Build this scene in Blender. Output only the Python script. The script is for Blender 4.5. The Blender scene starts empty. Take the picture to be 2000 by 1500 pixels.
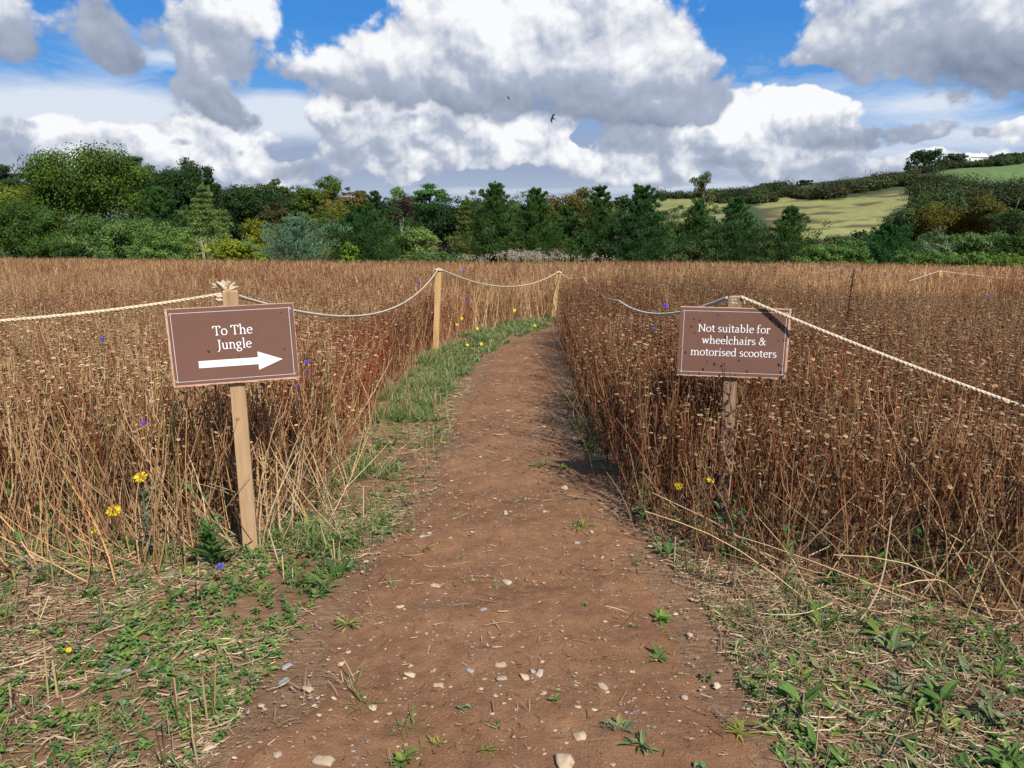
import bpy, math, random
import numpy as np
from mathutils import Vector, Matrix

R = math.radians
sc = bpy.context.scene
col = sc.collection

# ------------------------------------------------------------------ camera
CAM_H, FPX, PITCH = 1.6, 1500.0, R(11.1)
cam_d = bpy.data.cameras.new('camera')
cam_d.sensor_fit = 'HORIZONTAL'
cam_d.angle = 2 * math.atan(1000 / FPX)
cam_d.clip_start, cam_d.clip_end = 0.05, 8000
cam = bpy.data.objects.new('camera', cam_d)
cam.location = (0, 0, CAM_H)
cam.rotation_euler = (R(90) - PITCH, 0, 0)
col.objects.link(cam)
sc.camera = cam

# ------------------------------------------------------------------ light
SUN_EL, SUN_AZ = R(44), R(150)          # azimuth from +Y (view direction) towards +X (right)
sun_d = bpy.data.lights.new('sun', 'SUN')
sun_d.energy, sun_d.angle, sun_d.color = 5.0, R(0.55), (1.0, 0.94, 0.85)
sun = bpy.data.objects.new('sun', sun_d)
sdir = Vector((math.cos(SUN_EL) * math.sin(SUN_AZ), math.cos(SUN_EL) * math.cos(SUN_AZ), math.sin(SUN_EL)))
sun.rotation_euler = sdir.to_track_quat('Z', 'Y').to_euler()
col.objects.link(sun)
sc.view_settings.view_transform = 'Standard'
sc.view_settings.look = 'None'
sc.view_settings.exposure = 0.35
sc.view_settings.gamma = 1.0
sc.cycles.max_bounces = 6
sc.cycles.transparent_max_bounces = 8


def ray(px, py):
    xc, yc = (px - 1000) / FPX, -(py - 750) / FPX
    c, s = math.cos(PITCH), math.sin(PITCH)
    return Vector((xc, c + yc * s, -s + yc * c))


# ------------------------------------------------------------------ node helper
class S:
    """a socket with arithmetic"""
    def __init__(self, nt, s): self.nt, self.s = nt, s
    def _m(self, op, *a):
        n = self.nt.nodes.new('ShaderNodeMath'); n.operation = op
        for i, v in enumerate((self,) + a):
            if isinstance(v, S): self.nt.links.new(v.s, n.inputs[i])
            else: n.inputs[i].default_value = v
        return S(self.nt, n.outputs[0])
    def __add__(self, o): return self._m('ADD', o)
    __radd__ = __add__
    def __sub__(self, o): return self._m('SUBTRACT', o)
    def __rsub__(self, o): return (self * -1.0) + o
    def __mul__(self, o): return self._m('MULTIPLY', o)
    __rmul__ = __mul__
    def __truediv__(self, o): return self._m('DIVIDE', o)
    def exp(self): return self._m('EXPONENT')
    def abs(self): return self._m('ABSOLUTE')
    def max(self, o): return self._m('MAXIMUM', o)
    def min(self, o): return self._m('MINIMUM', o)
    def pow(self, o): return self._m('POWER', o)
    def step(self, a, b):
        n = self.nt.nodes.new('ShaderNodeMapRange'); n.interpolation_type = 'SMOOTHSTEP'
        self.nt.links.new(self.s, n.inputs[0]); n.inputs[1].default_value = a; n.inputs[2].default_value = b
        return S(self.nt, n.outputs[0])
    def lin(self, a, b, c=0.0, d=1.0):
        n = self.nt.nodes.new('ShaderNodeMapRange'); n.clamp = True
        self.nt.links.new(self.s, n.inputs[0])
        for i, v in enumerate((a, b, c, d)): n.inputs[i + 1].default_value = v
        return S(self.nt, n.outputs[0])


def vmath(nt, op, a, b):
    n = nt.nodes.new('ShaderNodeVectorMath'); n.operation = op
    for i, v in enumerate((a, b)):
        if v is None: continue
        if hasattr(v, 'node'): nt.links.new(v, n.inputs[i])
        else: n.inputs[i].default_value = v
    return n.outputs['Value'] if op in ('DOT_PRODUCT', 'LENGTH') else n.outputs[0]


def noise(nt, vec, scale, detail=6, rough=0.55, out=0, lac=2.0, dist=0.0, dim='2D'):
    n = nt.nodes.new('ShaderNodeTexNoise'); n.noise_dimensions = dim
    if vec is not None: nt.links.new(vec, n.inputs['Vector'])
    n.inputs['Scale'].default_value = scale; n.inputs['Detail'].default_value = detail
    n.inputs['Roughness'].default_value = rough; n.inputs['Lacunarity'].default_value = lac
    n.inputs['Distortion'].default_value = dist
    return n.outputs[out] if out else S(nt, n.outputs[0])


def mixc(nt, f, a, b, blend='MIX'):
    n = nt.nodes.new('ShaderNodeMix'); n.data_type = 'RGBA'; n.blend_type = blend
    for sock, v in ((n.inputs[0], f), (n.inputs[6], a), (n.inputs[7], b)):
        if isinstance(v, S): nt.links.new(v.s, sock)
        elif hasattr(v, 'node'): nt.links.new(v, sock)
        elif isinstance(v, (int, float)): sock.default_value = v
        else: sock.default_value = (*v, 1)
    return n.outputs[2]


# ------------------------------------------------------------------ sky with clouds (world)
def build_world():
    w = bpy.data.worlds.new('World'); sc.world = w
    w.use_nodes = True
    nt = w.node_tree; nt.nodes.clear(); L = nt.links
    out = nt.nodes.new('ShaderNodeOutputWorld'); bg = nt.nodes.new('ShaderNodeBackground')
    STR = 0.078
    bg.inputs[1].default_value = STR
    L.new(bg.outputs[0], out.inputs[0])
    sky = nt.nodes.new('ShaderNodeTexSky'); sky.sky_type = 'NISHITA'; sky.sun_disc = False
    sky.sun_elevation = SUN_EL; sky.sun_rotation = SUN_AZ
    sky.air_density, sky.dust_density, sky.ozone_density = 1.0, 0.3, 2.0
    tc = nt.nodes.new('ShaderNodeTexCoord')
    sep = nt.nodes.new('ShaderNodeSeparateXYZ'); L.new(tc.outputs['Generated'], sep.inputs[0])
    x, y, z = (S(nt, sep.outputs[i]) for i in range(3))
    az = x._m('ARCTAN2', y); el = z._m('ARCSINE')
    cmb = nt.nodes.new('ShaderNodeCombineXYZ'); L.new(az.s, cmb.inputs[0]); L.new(el.s, cmb.inputs[1])
    P = cmb.outputs[0]

    def ae(px, py):
        d = ray(px, py).normalized()
        return math.atan2(d.x, d.y), math.asin(d.z)

    def warp(vec, s1, a1, s2, a2):
        for s, a in ((s1, a1), (s2, a2)):
            n = noise(nt, vec, s, 3, 0.55, out=1)
            n = vmath(nt, 'SUBTRACT', n, (0.5, 0.5, 0.5))
            n = vmath(nt, 'MULTIPLY', n, (a, a * 0.8, 0))
            vec = vmath(nt, 'ADD', vec, n)
        return vec

    def layer(blobs, Pw, fb, lit, amp, lo, hi, kshade, bias=0.0, soft=False, cap=1.25):
        """blobs: px, py, rx, ry, amplitude, brightness, vertical gradient, horizontal gradient"""
        W = None
        for (bx, by, rx, ry, a, b, g, gx) in blobs:
            c = ae(bx, by)
            q = vmath(nt, 'SUBTRACT', Pw, (c[0], c[1], 0))
            q = vmath(nt, 'MULTIPLY', q, (FPX / rx, FPX / ry, 0))
            d2 = S(nt, vmath(nt, 'DOT_PRODUCT', q, q))
            wgt = ((d2 * -1.15) if soft else (d2 * d2 * -1.2)).exp() * a
            sh = S(nt, vmath(nt, 'DOT_PRODUCT', q, (gx, g, 0))) + b
            T = wgt * sh
            W, N = (wgt, T) if W is None else (W + wgt, N + T)
        shade = N / (W + 0.02)
        dens = W.min(cap)._m('SUBTRACT', 0.60) + (fb - 0.5) * amp * (W * 2.2).min(1.0) + bias
        alpha = dens.step(lo, hi)
        thin = dens.lin(lo, hi + 0.25)                     # thin rims are brighter
        shade = shade + lit * kshade + (big - 0.5) * 0.55
        return alpha, shade, thin

    Pw = warp(P, 6.0, 0.05, 19.0, 0.022)
    Ps = vmath(nt, 'MULTIPLY', P, (1.0, 1.2, 1.0))
    Po = vmath(nt, 'ADD', Ps, (0.012, 0.024, 0.0))
    big = noise(nt, Ps, 9.0, 4, 0.5)
    big2 = noise(nt, Po, 9.0, 4, 0.5)
    # folded noise gives round heads with sharp creases
    def billow(v):
        n1 = (noise(nt, v, 15.0, 1, 0.5) - 0.5).abs() * 2.0
        n2 = (noise(nt, v, 37.0, 1, 0.5) - 0.5).abs() * 2.0
        n3 = (noise(nt, v, 95.0, 2, 0.6) - 0.5).abs() * 2.0
        return n1 + n2 * 0.55 + n3 * 0.28
    Pb = vmath(nt, 'ADD', P, (3.7, 1.9, 0))
    bl = billow(Pb)
    bl2 = billow(vmath(nt, 'ADD', Pb, (0.004, 0.009, 0)))
    fb = big * 1.12 - 0.06 + (bl - 0.40) * 0.40
    lit = (big - big2) + (bl - bl2) * 0.22 
    cauli = bl - 0.40

    # clear sky: Nishita deepened to the polarised blue of the photo
    base = mixc(nt, 1.0, sky.outputs[0], (0.42, 0.80, 1.12), 'MULTIPLY')
    deep = mixc(nt, el.lin(R(-2), R(14)), (3.0, 5.6, 8.6), (0.50, 2.65, 7.4))
    c = mixc(nt, 0.75, base, deep)

    c = mixc(nt, el.step(R(10.5), R(5.5)) * az.step(R(26), R(14)).max(el.step(R(7.5), R(3))) * 0.92, c, mixc(nt, el.lin(R(0.5), R(4.5)), (5.6, 6.2, 7.4), (3.5, 4.1, 5.6)))
    # wisps: stretched thin cloud
    Pst = vmath(nt, 'MULTIPLY', warp(P, 4.0, 0.05, 11.0, 0.03), (4.5, 26.0, 1.0))
    wis = noise(nt, Pst, 1.0, 7, 0.62)
    wb = [(240, 208, 400, 36, .70, 1, 0, 0), (120, 262, 380, 70, .50, 1, 0, 0), (560, 225, 120, 45, .6, 1, 0, 0), (1780, 282, 360, 50, .72, 1, 0, 0), (1560, 170, 260, 36, .42, 1, 0, 0),
          (1710, 205, 130, 22, .42, 1, 0, 0), (230, 95, 170, 60, .33, 1, 0, 0), (960, 374, 330, 9, .5, 1, 0, 0), (1300, 366, 200, 10, .5, 1, 0, 0), (330, 112, 60, 14, .45, 1, 0, 0), (1830, 200, 60, 13, .5, 1, 0, 0)]
    W = None
    for (bx, by, rx, ry, a, _, _, _) in wb:
        k = ae(bx, by)
        q = vmath(nt, 'MULTIPLY', vmath(nt, 'SUBTRACT', P, (k[0], k[1], 0)), (FPX / rx, FPX / ry, 0))
        t = (S(nt, vmath(nt, 'DOT_PRODUCT', q, q)) * -1.0).exp() * a
        W = t if W is None else W + t
    wa = (W + (wis - 0.5) * 1.1).lin(0.22, 0.85) * 0.85
    c = mixc(nt, wa, c, (8.0, 8.5, 9.3))

    def shadecol(sh):
        lo = mixc(nt, sh.lin(-0.45, 0.5), (1.85, 2.3, 3.35), (4.35, 4.9, 6.15))
        return mixc(nt, sh.lin(0.5, 1.0), lo, (9.6, 9.7, 9.9))

    # far bank: horizon cumulus
    B1 = [(1070, 212, 130, 34, 1.1, .62, .2, 0), (1450, 238, 130, 58, 1.25, 1.02, .10, .05), (1570, 228, 95, 36, 1.1, 1.08, .1, 0), (1330, 270, 120, 54, 1.1, .90, .25, 0), (1480, 300, 190, 40, 1.05, .80, .35, 0), (1240, 255, 80, 44, 1.0, .55, .3, 0), (1200, 315, 140, 46, 1.0, .60, .35, 0), (1300, 348, 70, 26, .95, .85, .25, 0), (1475, 345, 46, 24, .95, .92, .2, 0), (1620, 325, 140, 34, 1.0, .52, .3, 0), (1700, 345, 120, 24, .9, .70, .2, 0),
          (800, 232, 140, 70, 1.3, .84, .50, .05), (690, 245, 80, 70, 1.05, .66, .40, -.1), (1055, 258, 64, 50, 1.3, 1.04, .15, .1), (1060, 298, 80, 30, 1.1, .95, .3, 0), (930, 285, 150, 44, 1.25, .88, .40, 0), (800, 300, 130, 40, 1.15, .55, .4, 0), (770, 338, 50, 26, .95, .82, .25, 0), (640, 330, 56, 40, .95, .84, .25, 0), (570, 340, 50, 30, .8, .7, .2, 0),
          (470, 262, 86, 44, 1.1, .90, .3, .1), (360, 262, 64, 38, 1.05, .92, .3, .1), (265, 275, 60, 44, 1.05, .92, .3, .05), (380, 312, 150, 40, 1.05, .72, .3, 0), (150, 250, 56, 50, 1.05, .94, .45, -.1), (190, 305, 80, 44, 1.0, .62, .3, 0), (20, 290, 70, 64, 1.0, .46, .25, 0), (490, 338, 80, 32, .95, .9, .3, 0), (80, 330, 120, 40, .9, .60, .2, 0),
          (1800, 316, 60, 22, .9, .90, .3, 0), (1910, 322, 110, 22, .9, .80, .25, 0), (1995, 255, 60, 30, 1.0, .95, .2, 0), (1650, 258, 36, 9, .85, 1.0, .1, 0), (1760, 264, 210, 17, .82, .36, .2, 0), (1560, 268, 90, 14, .75, .30, .1, 0), (1900, 350, 200, 18, .85, .7, .2, 0)]
    a1, s1, t1 = layer(B1, Pw, fb, lit, 1.7, -0.06, 0.24, 1.7, 0.0, False, 1.35)
    s1 = s1 + cauli * 0.24 - 0.06
    c = mixc(nt, a1, c, shadecol(s1))
    # near clouds: big central heap, grey rags to the left, dark sheet at the upper right
    B2 = [(735, 110, 100, 62, 1.25, .95, .20, -.05), (840, 60, 110, 80, 1.25, .98, .15, -.05), (930, 70, 120, 90, 1.3, .95, .15, 0), (1080, 75, 190, 110, 1.5, .88, .25, .0), (1230, 60, 120, 100, 1.3, .84, .25, .08), (1310, 95, 66, 66, .95, .80, .3, .1),
          (940, 172, 280, 48, 1.5, .20, .50, .05), (1180, 175, 170, 50, 1.2, .34, .45, 0), (1310, 190, 80, 44, .95, .26, .3, 0), (690, 140, 60, 50, .9, .75, .3, 0), (605, 150, 50, 14, .68, .35, .2, 0),
          (455, 55, 88, 80, 1.3, .78, .40, .25), (390, 30, 50, 60, .85, .55, .3, .1), (465, 128, 66, 28, 1.05, .22, .2, .1), (210, 80, 62, 66, 1.15, .12, .14, 0), (230, 130, 46, 22, .9, .10, .14, 0), (160, 35, 40, 34, .8, .35, .2, 0), (20, 80, 66, 40, 1.1, .26, .35, -.05), (0, 20, 34, 50, .9, .60, .3, 0),
          (400, 190, 50, 34, 1.0, .34, .35, .05), (440, 216, 84, 34, 1.1, .26, .40, .05), (490, 235, 44, 22, .9, .20, .2, 0), (385, 165, 30, 30, .8, .40, .3, 0), (350, 285, 34, 14, .70, .12, .1, 0), (445, 288, 40, 15, .70, .12, .1, 0), (280, 230, 36, 12, .70, .2, .1, 0), (600, 288, 40, 18, .70, .15, .1, 0), (30, 232, 40, 26, .9, .22, .1, 0), (165, 225, 30, 12, .70, .2, .1, 0),
          (1640, 55, 76, 66, 1.1, .74, .35, -.15), (1760, 30, 130, 66, 1.3, .74, .35, -.1), (1930, 20, 150, 70, 1.3, .60, .35, -.1), (1740, 100, 150, 38, 1.15, .30, .40, -.1), (1930, 115, 120, 52, 1.2, .04, .35, -.05), (2060, 160, 130, 60, 1.2, .02, .25, 0), (1620, 128, 100, 18, .8, .42, .2, 0), (1385, 215, 30, 34, .75, .30, .2, 0)]
    a2, s2, t2 = layer(B2, Pw, fb, lit, 2.35, -0.14, 0.46, 1.25, 0.0, True, 1.75)
    s2 = s2 + cauli * 0.15 - 0.02
    c = mixc(nt, a2, c, shadecol(s2))
    # rest of the dome: unseen broken cloud behind and overhead, overhead part added to neutralise blue ambient
    back = y.lin(-0.25, 0.15, 1.0, 0.0)
    gen = noise(nt, vmath(nt, 'MULTIPLY', tc.outputs['Generated'], (1, 1, 2.2)), 2.6, 4, 0.55, dim='3D')
    ga = gen.step(0.44, 0.60) * back.max(el.step(R(22), R(40))) * 0.95
    c = mixc(nt, ga, c, (3.9, 4.0, 4.2))
    L.new(c, bg.inputs[0])
    w.cycles.sampling_method = 'MANUAL'
    w.cycles.sample_map_resolution = 512


build_world()
# ==END SKY==


# ------------------------------------------------------------------ numpy helpers
rng = np.random.default_rng(11)


def hash2(i, j, seed=0):
    h = (i.astype(np.int64) * 374761393 + j.astype(np.int64) * 668265263 + seed * 982451653) & 0xFFFFFFFF
    h = ((h ^ (h >> 13)) * 1274126177) & 0xFFFFFFFF
    return ((h ^ (h >> 16)) & 0xFFFF) / 65535.0


def vnoise(x, y, seed=0, octaves=3):
    """value noise, roughly 0..1"""
    x, y = np.asarray(x, float), np.asarray(y, float)
    tot = np.zeros(np.broadcast(x, y).shape); amp, s = 1.0, 0.0
    for o in range(octaves):
        i, j = np.floor(x), np.floor(y)
        fx, fy = x - i, y - j
        fx, fy = fx * fx * (3 - 2 * fx), fy * fy * (3 - 2 * fy)
        a, b = hash2(i, j, seed + o), hash2(i + 1, j, seed + o)
        c, d = hash2(i, j + 1, seed + o), hash2(i + 1, j + 1, seed + o)
        tot = tot + amp * ((a * (1 - fx) + b * fx) * (1 - fy) + (c * (1 - fx) + d * fx) * fy)
        s += amp; amp *= 0.5; x, y = x * 2.03 + 7.1, y * 2.03 + 3.7
    return tot / s


def sstep(a, b, x):
    t = np.clip((x - a) / (b - a), 0, 1)
    return t * t * (3 - 2 * t)


def pip(poly, x, y):
    inside = np.zeros(np.shape(x), bool); n = len(poly); j = n - 1
    for i in range(n):
        xi, yi = poly[i]; xj, yj = poly[j]
        c = ((yi > y) != (yj > y)) & (x < (xj - xi) * (y - yi) / ((yj - yi) or 1e-9) + xi)
        inside ^= c; j = i
    return inside


def ridge(x):
    return np.interp(x, [-400, -150, 0, 60, 81, 134, 196, 218, 280, 420, 700], [4, 8, 14, 19, 21.2, 24.8, 31.8, 35.2, 39.5, 46, 52])


def gz(x, y):
    """height of the land"""
    x, y = np.asarray(x, float), np.asarray(y, float)
    z = -0.02 * np.clip(y - 4, 0, 76) - 0.0042 * x * sstep(4, 40, y) * np.where(np.abs(x) < 60, 1, 60 / np.maximum(np.abs(x), 1))
    z = z - 3.4 * sstep(46, 120, y)
    h = sstep(140, 425, y)
    return z + h * (ridge(x) + 5.2)


def on_land(px, py):
    d = ray(px, py); t = 0.5; prev = t
    while t < 900:
        p = Vector((0, 0, CAM_H)) + d * t
        if p.z < float(gz(p.x, p.y)):
            lo, hi = prev, t
            for _ in range(40):
                m = (lo + hi) / 2; p = Vector((0, 0, CAM_H)) + d * m
                if p.z < float(gz(p.x, p.y)): hi = m
                else: lo = m
            return Vector((p.x, p.y, float(gz(p.x, p.y))))
        prev = t; t *= 1.012
    return Vector((d.x * 600, d.y * 600, float(gz(d.x * 600, d.y * 600))))


def at(px, py, depth):
    d = ray(px, py); return Vector((0, 0, CAM_H)) + d * (depth / d.y)


def land_poly(pts): return [tuple(on_land(*p)[:2]) for p in pts]


class MB:
    """collects vertices, faces, colours and material slots, builds ONE mesh object"""
    def __init__(self): self.V, self.F4, self.F3, self.C, self.n = [], [], [], [], 0; self.M4, self.M3 = [], []
    def add(self, v, f, c, m=0):
        v = np.asarray(v, np.float32).reshape(-1, 3); f = np.asarray(f, np.int64)
        c = np.asarray(c, np.float32)
        if c.ndim == 1: c = np.repeat(c[None, :3], len(v), 0)
        if f.shape[1] == 4: self.F4.append(f + self.n); self.M4.append(np.full(len(f), m))
        else: self.F3.append(f + self.n); self.M3.append(np.full(len(f), m))
        self.V.append(v); self.C.append(c[:, :3]); self.n += len(v)
    def more(self, f, m=0, off=0):
        f = np.asarray(f, np.int64)
        (self.F4 if f.shape[1] == 4 else self.F3).append(f + off); (self.M4 if f.shape[1] == 4 else self.M3).append(np.full(len(f), m))
    def build(self, name, mats, parent=None, smooth=False):
        me = bpy.data.meshes.new(name)
        if self.n:
            V = np.concatenate(self.V); C = np.concatenate(self.C)
            f4 = np.concatenate(self.F4) if self.F4 else np.zeros((0, 4), np.int64)
            f3 = np.concatenate(self.F3) if self.F3 else np.zeros((0, 3), np.int64)
            mi = np.concatenate(self.M4 + self.M3)
            nl = len(f4) * 4 + len(f3) * 3; nf = len(f4) + len(f3)
            me.vertices.add(len(V)); me.vertices.foreach_set('co', V.ravel())
            me.loops.add(nl); me.loops.foreach_set('vertex_index', np.concatenate([f4.ravel(), f3.ravel()]).astype(np.int32))
            me.polygons.add(nf)
            st = np.concatenate([np.arange(len(f4)) * 4, len(f4) * 4 + np.arange(len(f3)) * 3]).astype(np.int32)
            me.polygons.foreach_set('loop_start', st)
            me.polygons.foreach_set('material_index', mi.astype(np.int32))
            me.polygons.foreach_set('use_smooth', np.full(nf, smooth, bool))
            me.update(calc_edges=True)
            ca = me.color_attributes.new('tint', 'FLOAT_COLOR', 'POINT')
            ca.data.foreach_set('color', np.concatenate([C, np.ones((len(C), 1), np.float32)], 1).ravel())
        for m in (mats if isinstance(mats, (list, tuple)) else [mats]): me.materials.append(m)
        o = bpy.data.objects.new(name, me); col.objects.link(o)
        if parent: o.parent = parent
        return o


def tubes(mb, P, Rad, C, sides=3, cap=False, m=0):
    """P [N,K,3] centre lines, Rad [N,K], C [N,3] or [N,K,3]"""
    P = np.asarray(P, float); N, K, _ = P.shape
    Rad = np.broadcast_to(np.asarray(Rad, float), (N, K))
    C = np.asarray(C, float)
    if C.ndim == 1: C = np.broadcast_to(C, (N, 3))
    if C.ndim == 2: C = np.repeat(C[:, None, :], K, 1)
    T = P[:, -1] - P[:, 0]; T = T / np.maximum(np.linalg.norm(T, axis=1, keepdims=True), 1e-9)
    ref = np.where(np.abs(T[:, 2:3]) > 0.8, [[1., 0, 0]], [[0., 0, 1.]])
    A = np.cross(T, ref); A /= np.maximum(np.linalg.norm(A, axis=1, keepdims=True), 1e-9); B = np.cross(T, A)
    ang = np.arange(sides) * 2 * np.pi / sides
    ring = A[:, None, :] * np.cos(ang)[None, :, None] + B[:, None, :] * np.sin(ang)[None, :, None]
    V = P[:, :, None, :] + Rad[:, :, None, None] * ring[:, None, :, :]
    base = (np.arange(N) * K * sides)[:, None, None]; k = (np.arange(K - 1) * sides)[None, :, None]; s = np.arange(sides)[None, None, :]
    s2 = (s + 1) % sides
    F = np.stack([base + k + s, base + k + s2, base + k + sides + s2, base + k + sides + s], -1).reshape(-1, 4)
    off = mb.n
    mb.add(V.reshape(-1, 3), F, np.repeat(C[:, :, None, :], sides, 2).reshape(-1, 3), m)
    if cap:
        for e in (0, K - 1):
            b = (np.arange(N) * K * sides + e * sides)[:, None]
            for q in range(1, sides - 1):
                mb.more(np.concatenate([b, b + q, b + q + 1], 1), m, off)


def frames(n):
    n = n / np.maximum(np.linalg.norm(n, axis=1, keepdims=True), 1e-9)
    ref = np.where(np.abs(n[:, 2:3]) > 0.9, [[1., 0, 0]], [[0., 0, 1.]])
    a = np.cross(ref, n); a /= np.maximum(np.linalg.norm(a, axis=1, keepdims=True), 1e-9)
    return n, a, np.cross(n, a)


def rhombs(mb, P, Nn, la, lb, C, rg, along=None, m=0):
    """leaf-like rhombus faces, slightly folded"""
    n, a, b = frames(Nn); N = len(P)
    if along is None:
        th = rg.uniform(0, 2 * np.pi, N)[:, None]
        t = a * np.cos(th) + b * np.sin(th)
    else:
        t = along / np.maximum(np.linalg.norm(along, axis=1, keepdims=True), 1e-9)
    u = np.cross(n, t); u /= np.maximum(np.linalg.norm(u, axis=1, keepdims=True), 1e-9)
    la = np.broadcast_to(np.asarray(la, float), (N,))[:, None]; lb = np.broadcast_to(np.asarray(lb, float), (N,))[:, None]
    V = np.stack([P - t * la, P + u * lb + n * lb * .35, P + t * la, P - u * lb + n * lb * .35], 1)
    F = np.arange(N * 4).reshape(N, 4)
    mb.add(V.reshape(-1, 3), F, np.repeat(C, 4, 0), m)


def blades(mb, P, az, length, width, pitch, droop, C, m=0):
    """tapered, folded leaves growing from P; pitch = rise angle at the base, droop = how far it bends down"""
    N = len(P); P = np.asarray(P, float)
    bc = lambda v: np.broadcast_to(np.asarray(v, float), (N,))
    az, length, width, pitch, droop = map(bc, (az, length, width, pitch, droop))
    h = np.stack([np.cos(az), np.sin(az), np.zeros(N)], 1); sd = np.stack([-np.sin(az), np.cos(az), np.zeros(N)], 1)
    up = np.array([0, 0, 1.])
    c = [P]
    for k, t in enumerate((0.33, 0.33, 0.34)):
        a = pitch - droop * (k + 0.5) / 3
        c.append(c[-1] + (h * np.cos(a)[:, None] + up * np.sin(a)[:, None]) * (length * t)[:, None])
    w = (width / 2)[:, None]; lift = np.array([0, 0, 1.]) * w * 0.35
    V = np.stack([c[0], c[1], c[2], c[3], c[1] + sd * w + lift, c[1] - sd * w + lift, c[2] + sd * w * .8 + lift, c[2] - sd * w * .8 + lift], 1)
    o = (np.arange(N) * 8)[:, None]
    off = mb.n
    mb.add(V.reshape(-1, 3), np.concatenate([o + np.array([[1, 4, 6, 2]]), o + np.array([[1, 2, 7, 5]])]), np.repeat(C, 8, 0), m)
    mb.more(np.concatenate([o + np.array([[q]]) for q in ([0, 4, 1], [0, 1, 5], [2, 6, 3], [2, 3, 7])]).reshape(-1, 3), m, off)


def box(mb, c, size, C, axes=None, m=0):
    c = np.array(c, float); hx, hy, hz = np.array(size) / 2
    ax = np.eye(3) if axes is None else np.array(axes, float)
    v = [c + ax[0] * sx * hx + ax[1] * sy * hy + ax[2] * sz * hz for sz in (-1, 1) for sy in (-1, 1) for sx in (-1, 1)]
    mb.add(v, [[0, 2, 3, 1], [4, 5, 7, 6], [0, 1, 5, 4], [2, 6, 7, 3], [0, 4, 6, 2], [1, 3, 7, 5]], C, m)


# ------------------------------------------------------------------ materials
def new_mat(name, rough=0.85):
    m = bpy.data.materials.new(name); m.use_nodes = True
    nt = m.node_tree; b = nt.nodes['Principled BSDF']
    b.inputs['Roughness'].default_value = rough
    b.inputs['Specular IOR Level'].default_value = 0.25
    return m, nt, b


def tint_mat(name, rough=0.8, transl=0.0, spec=0.25, var=0.0, scale=30.0, sat=None):
    m, nt, b = new_mat(name, rough)
    b.inputs['Specular IOR Level'].default_value = spec
    a = nt.nodes.new('ShaderNodeAttribute'); a.attribute_name = 'tint'
    c = a.outputs['Color']
    if var:
        tc = nt.nodes.new('ShaderNodeTexCoord')
        n = noise(nt, tc.outputs['Object'], scale, 3, 0.6, dim='3D')
        f = n.lin(0.25, 0.75, 1 - var, 1 + var)
        cm = nt.nodes.new('ShaderNodeCombineXYZ')
        for i in range(3): nt.links.new(f.s, cm.inputs[i])
        c = mixc(nt, 1.0, c, cm.outputs[0], 'MULTIPLY')
    nt.links.new(c, b.inputs['Base Color'])
    if transl:
        tr = nt.nodes.new('ShaderNodeBsdfTranslucent'); nt.links.new(c, tr.inputs[0])
        mx = nt.nodes.new('ShaderNodeMixShader'); mx.inputs[0].default_value = transl
        nt.links.new(b.outputs[0], mx.inputs[1]); nt.links.new(tr.outputs[0], mx.inputs[2])
        nt.links.new(mx.outputs[0], nt.nodes['Material Output'].inputs[0])
    return m


M_stalk = tint_mat('dried stalk', 0.85, 0.0, 0.08)
M_leaf = tint_mat('leaf', 0.7, 0.35, 0.12)
M_tree = tint_mat('tree foliage', 0.75, 0.28, 0.1)
M_bark = tint_mat('bark', 0.9, var=0.3, scale=4)
M_plain = tint_mat('matt', 0.8)
M_stone = tint_mat('flint', 0.7, var=0.25, scale=60)
M_petal = tint_mat('petal', 0.6, 0.25)


def soil_mat(name, dark, light, scale=1.0, straw=0.0):
    m, nt, b = new_mat(name, 0.95)
    b.inputs['Specular IOR Level'].default_value = 0.1
    tc = nt.nodes.new('ShaderNodeTexCoord'); P = tc.outputs['Object']
    n1 = noise(nt, P, 1.3 * scale, 5, 0.6, dim='3D'); n2 = noise(nt, P, 14 * scale, 6, 0.65, dim='3D'); n3 = noise(nt, P, 120 * scale, 4, 0.7, dim='3D')
    f = (n1 * 0.34 + n2 * 0.33 + n3 * 0.33)
    c = mixc(nt, f.lin(0.36, 0.64), dark, light)
    # pale grit
    v = nt.nodes.new('ShaderNodeTexVoronoi'); v.inputs['Scale'].default_value = 130 * scale; v.inputs['Randomness'].default_value = 1
    nt.links.new(P, v.inputs['Vector'])
    sepc = nt.nodes.new('ShaderNodeSeparateColor'); nt.links.new(v.outputs['Color'], sepc.inputs[0])
    g = S(nt, v.outputs['Distance']).lin(0.22, 0.34, 1, 0) * S(nt, sepc.outputs[0])._m('GREATER_THAN', 0.86) * (n2.lin(0.4, 0.6))
    c = mixc(nt, g * 0.55, c, (0.42, 0.31, 0.22))
    dk = S(nt, sepc.outputs[1])._m('GREATER_THAN', 0.9) * S(nt, v.outputs['Distance']).lin(0.2, 0.4, 1, 0)
    c = mixc(nt, dk * 0.5, c, (0.06, 0.03, 0.018))
    if straw:
        mp = vmath(nt, 'MULTIPLY', P, (12, 60, 1)); s = noise(nt, mp, 1.0, 3, 0.6, dim='3D', dist=1.5)
        c = mixc(nt, s.lin(0.48, 0.62) * straw, c, (0.34, 0.25, 0.15))
    nt.links.new(c, b.inputs['Base Color'])
    bp = nt.nodes.new('ShaderNodeBump'); bp.inputs['Strength'].default_value = 0.95; bp.inputs['Distance'].default_value = 0.016
    hgt = n2 * 0.6 + n3 * 0.5 + g * 0.3
    nt.links.new(hgt.s, bp.inputs['Height']); nt.links.new(bp.outputs[0], b.inputs['Normal'])
    return m


M_path = soil_mat('trodden soil', (0.145, 0.068, 0.034), (0.310, 0.168, 0.090))
M_soil = soil_mat('verge soil', (0.130, 0.066, 0.036), (0.255, 0.142, 0.080), straw=0.45)


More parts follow.
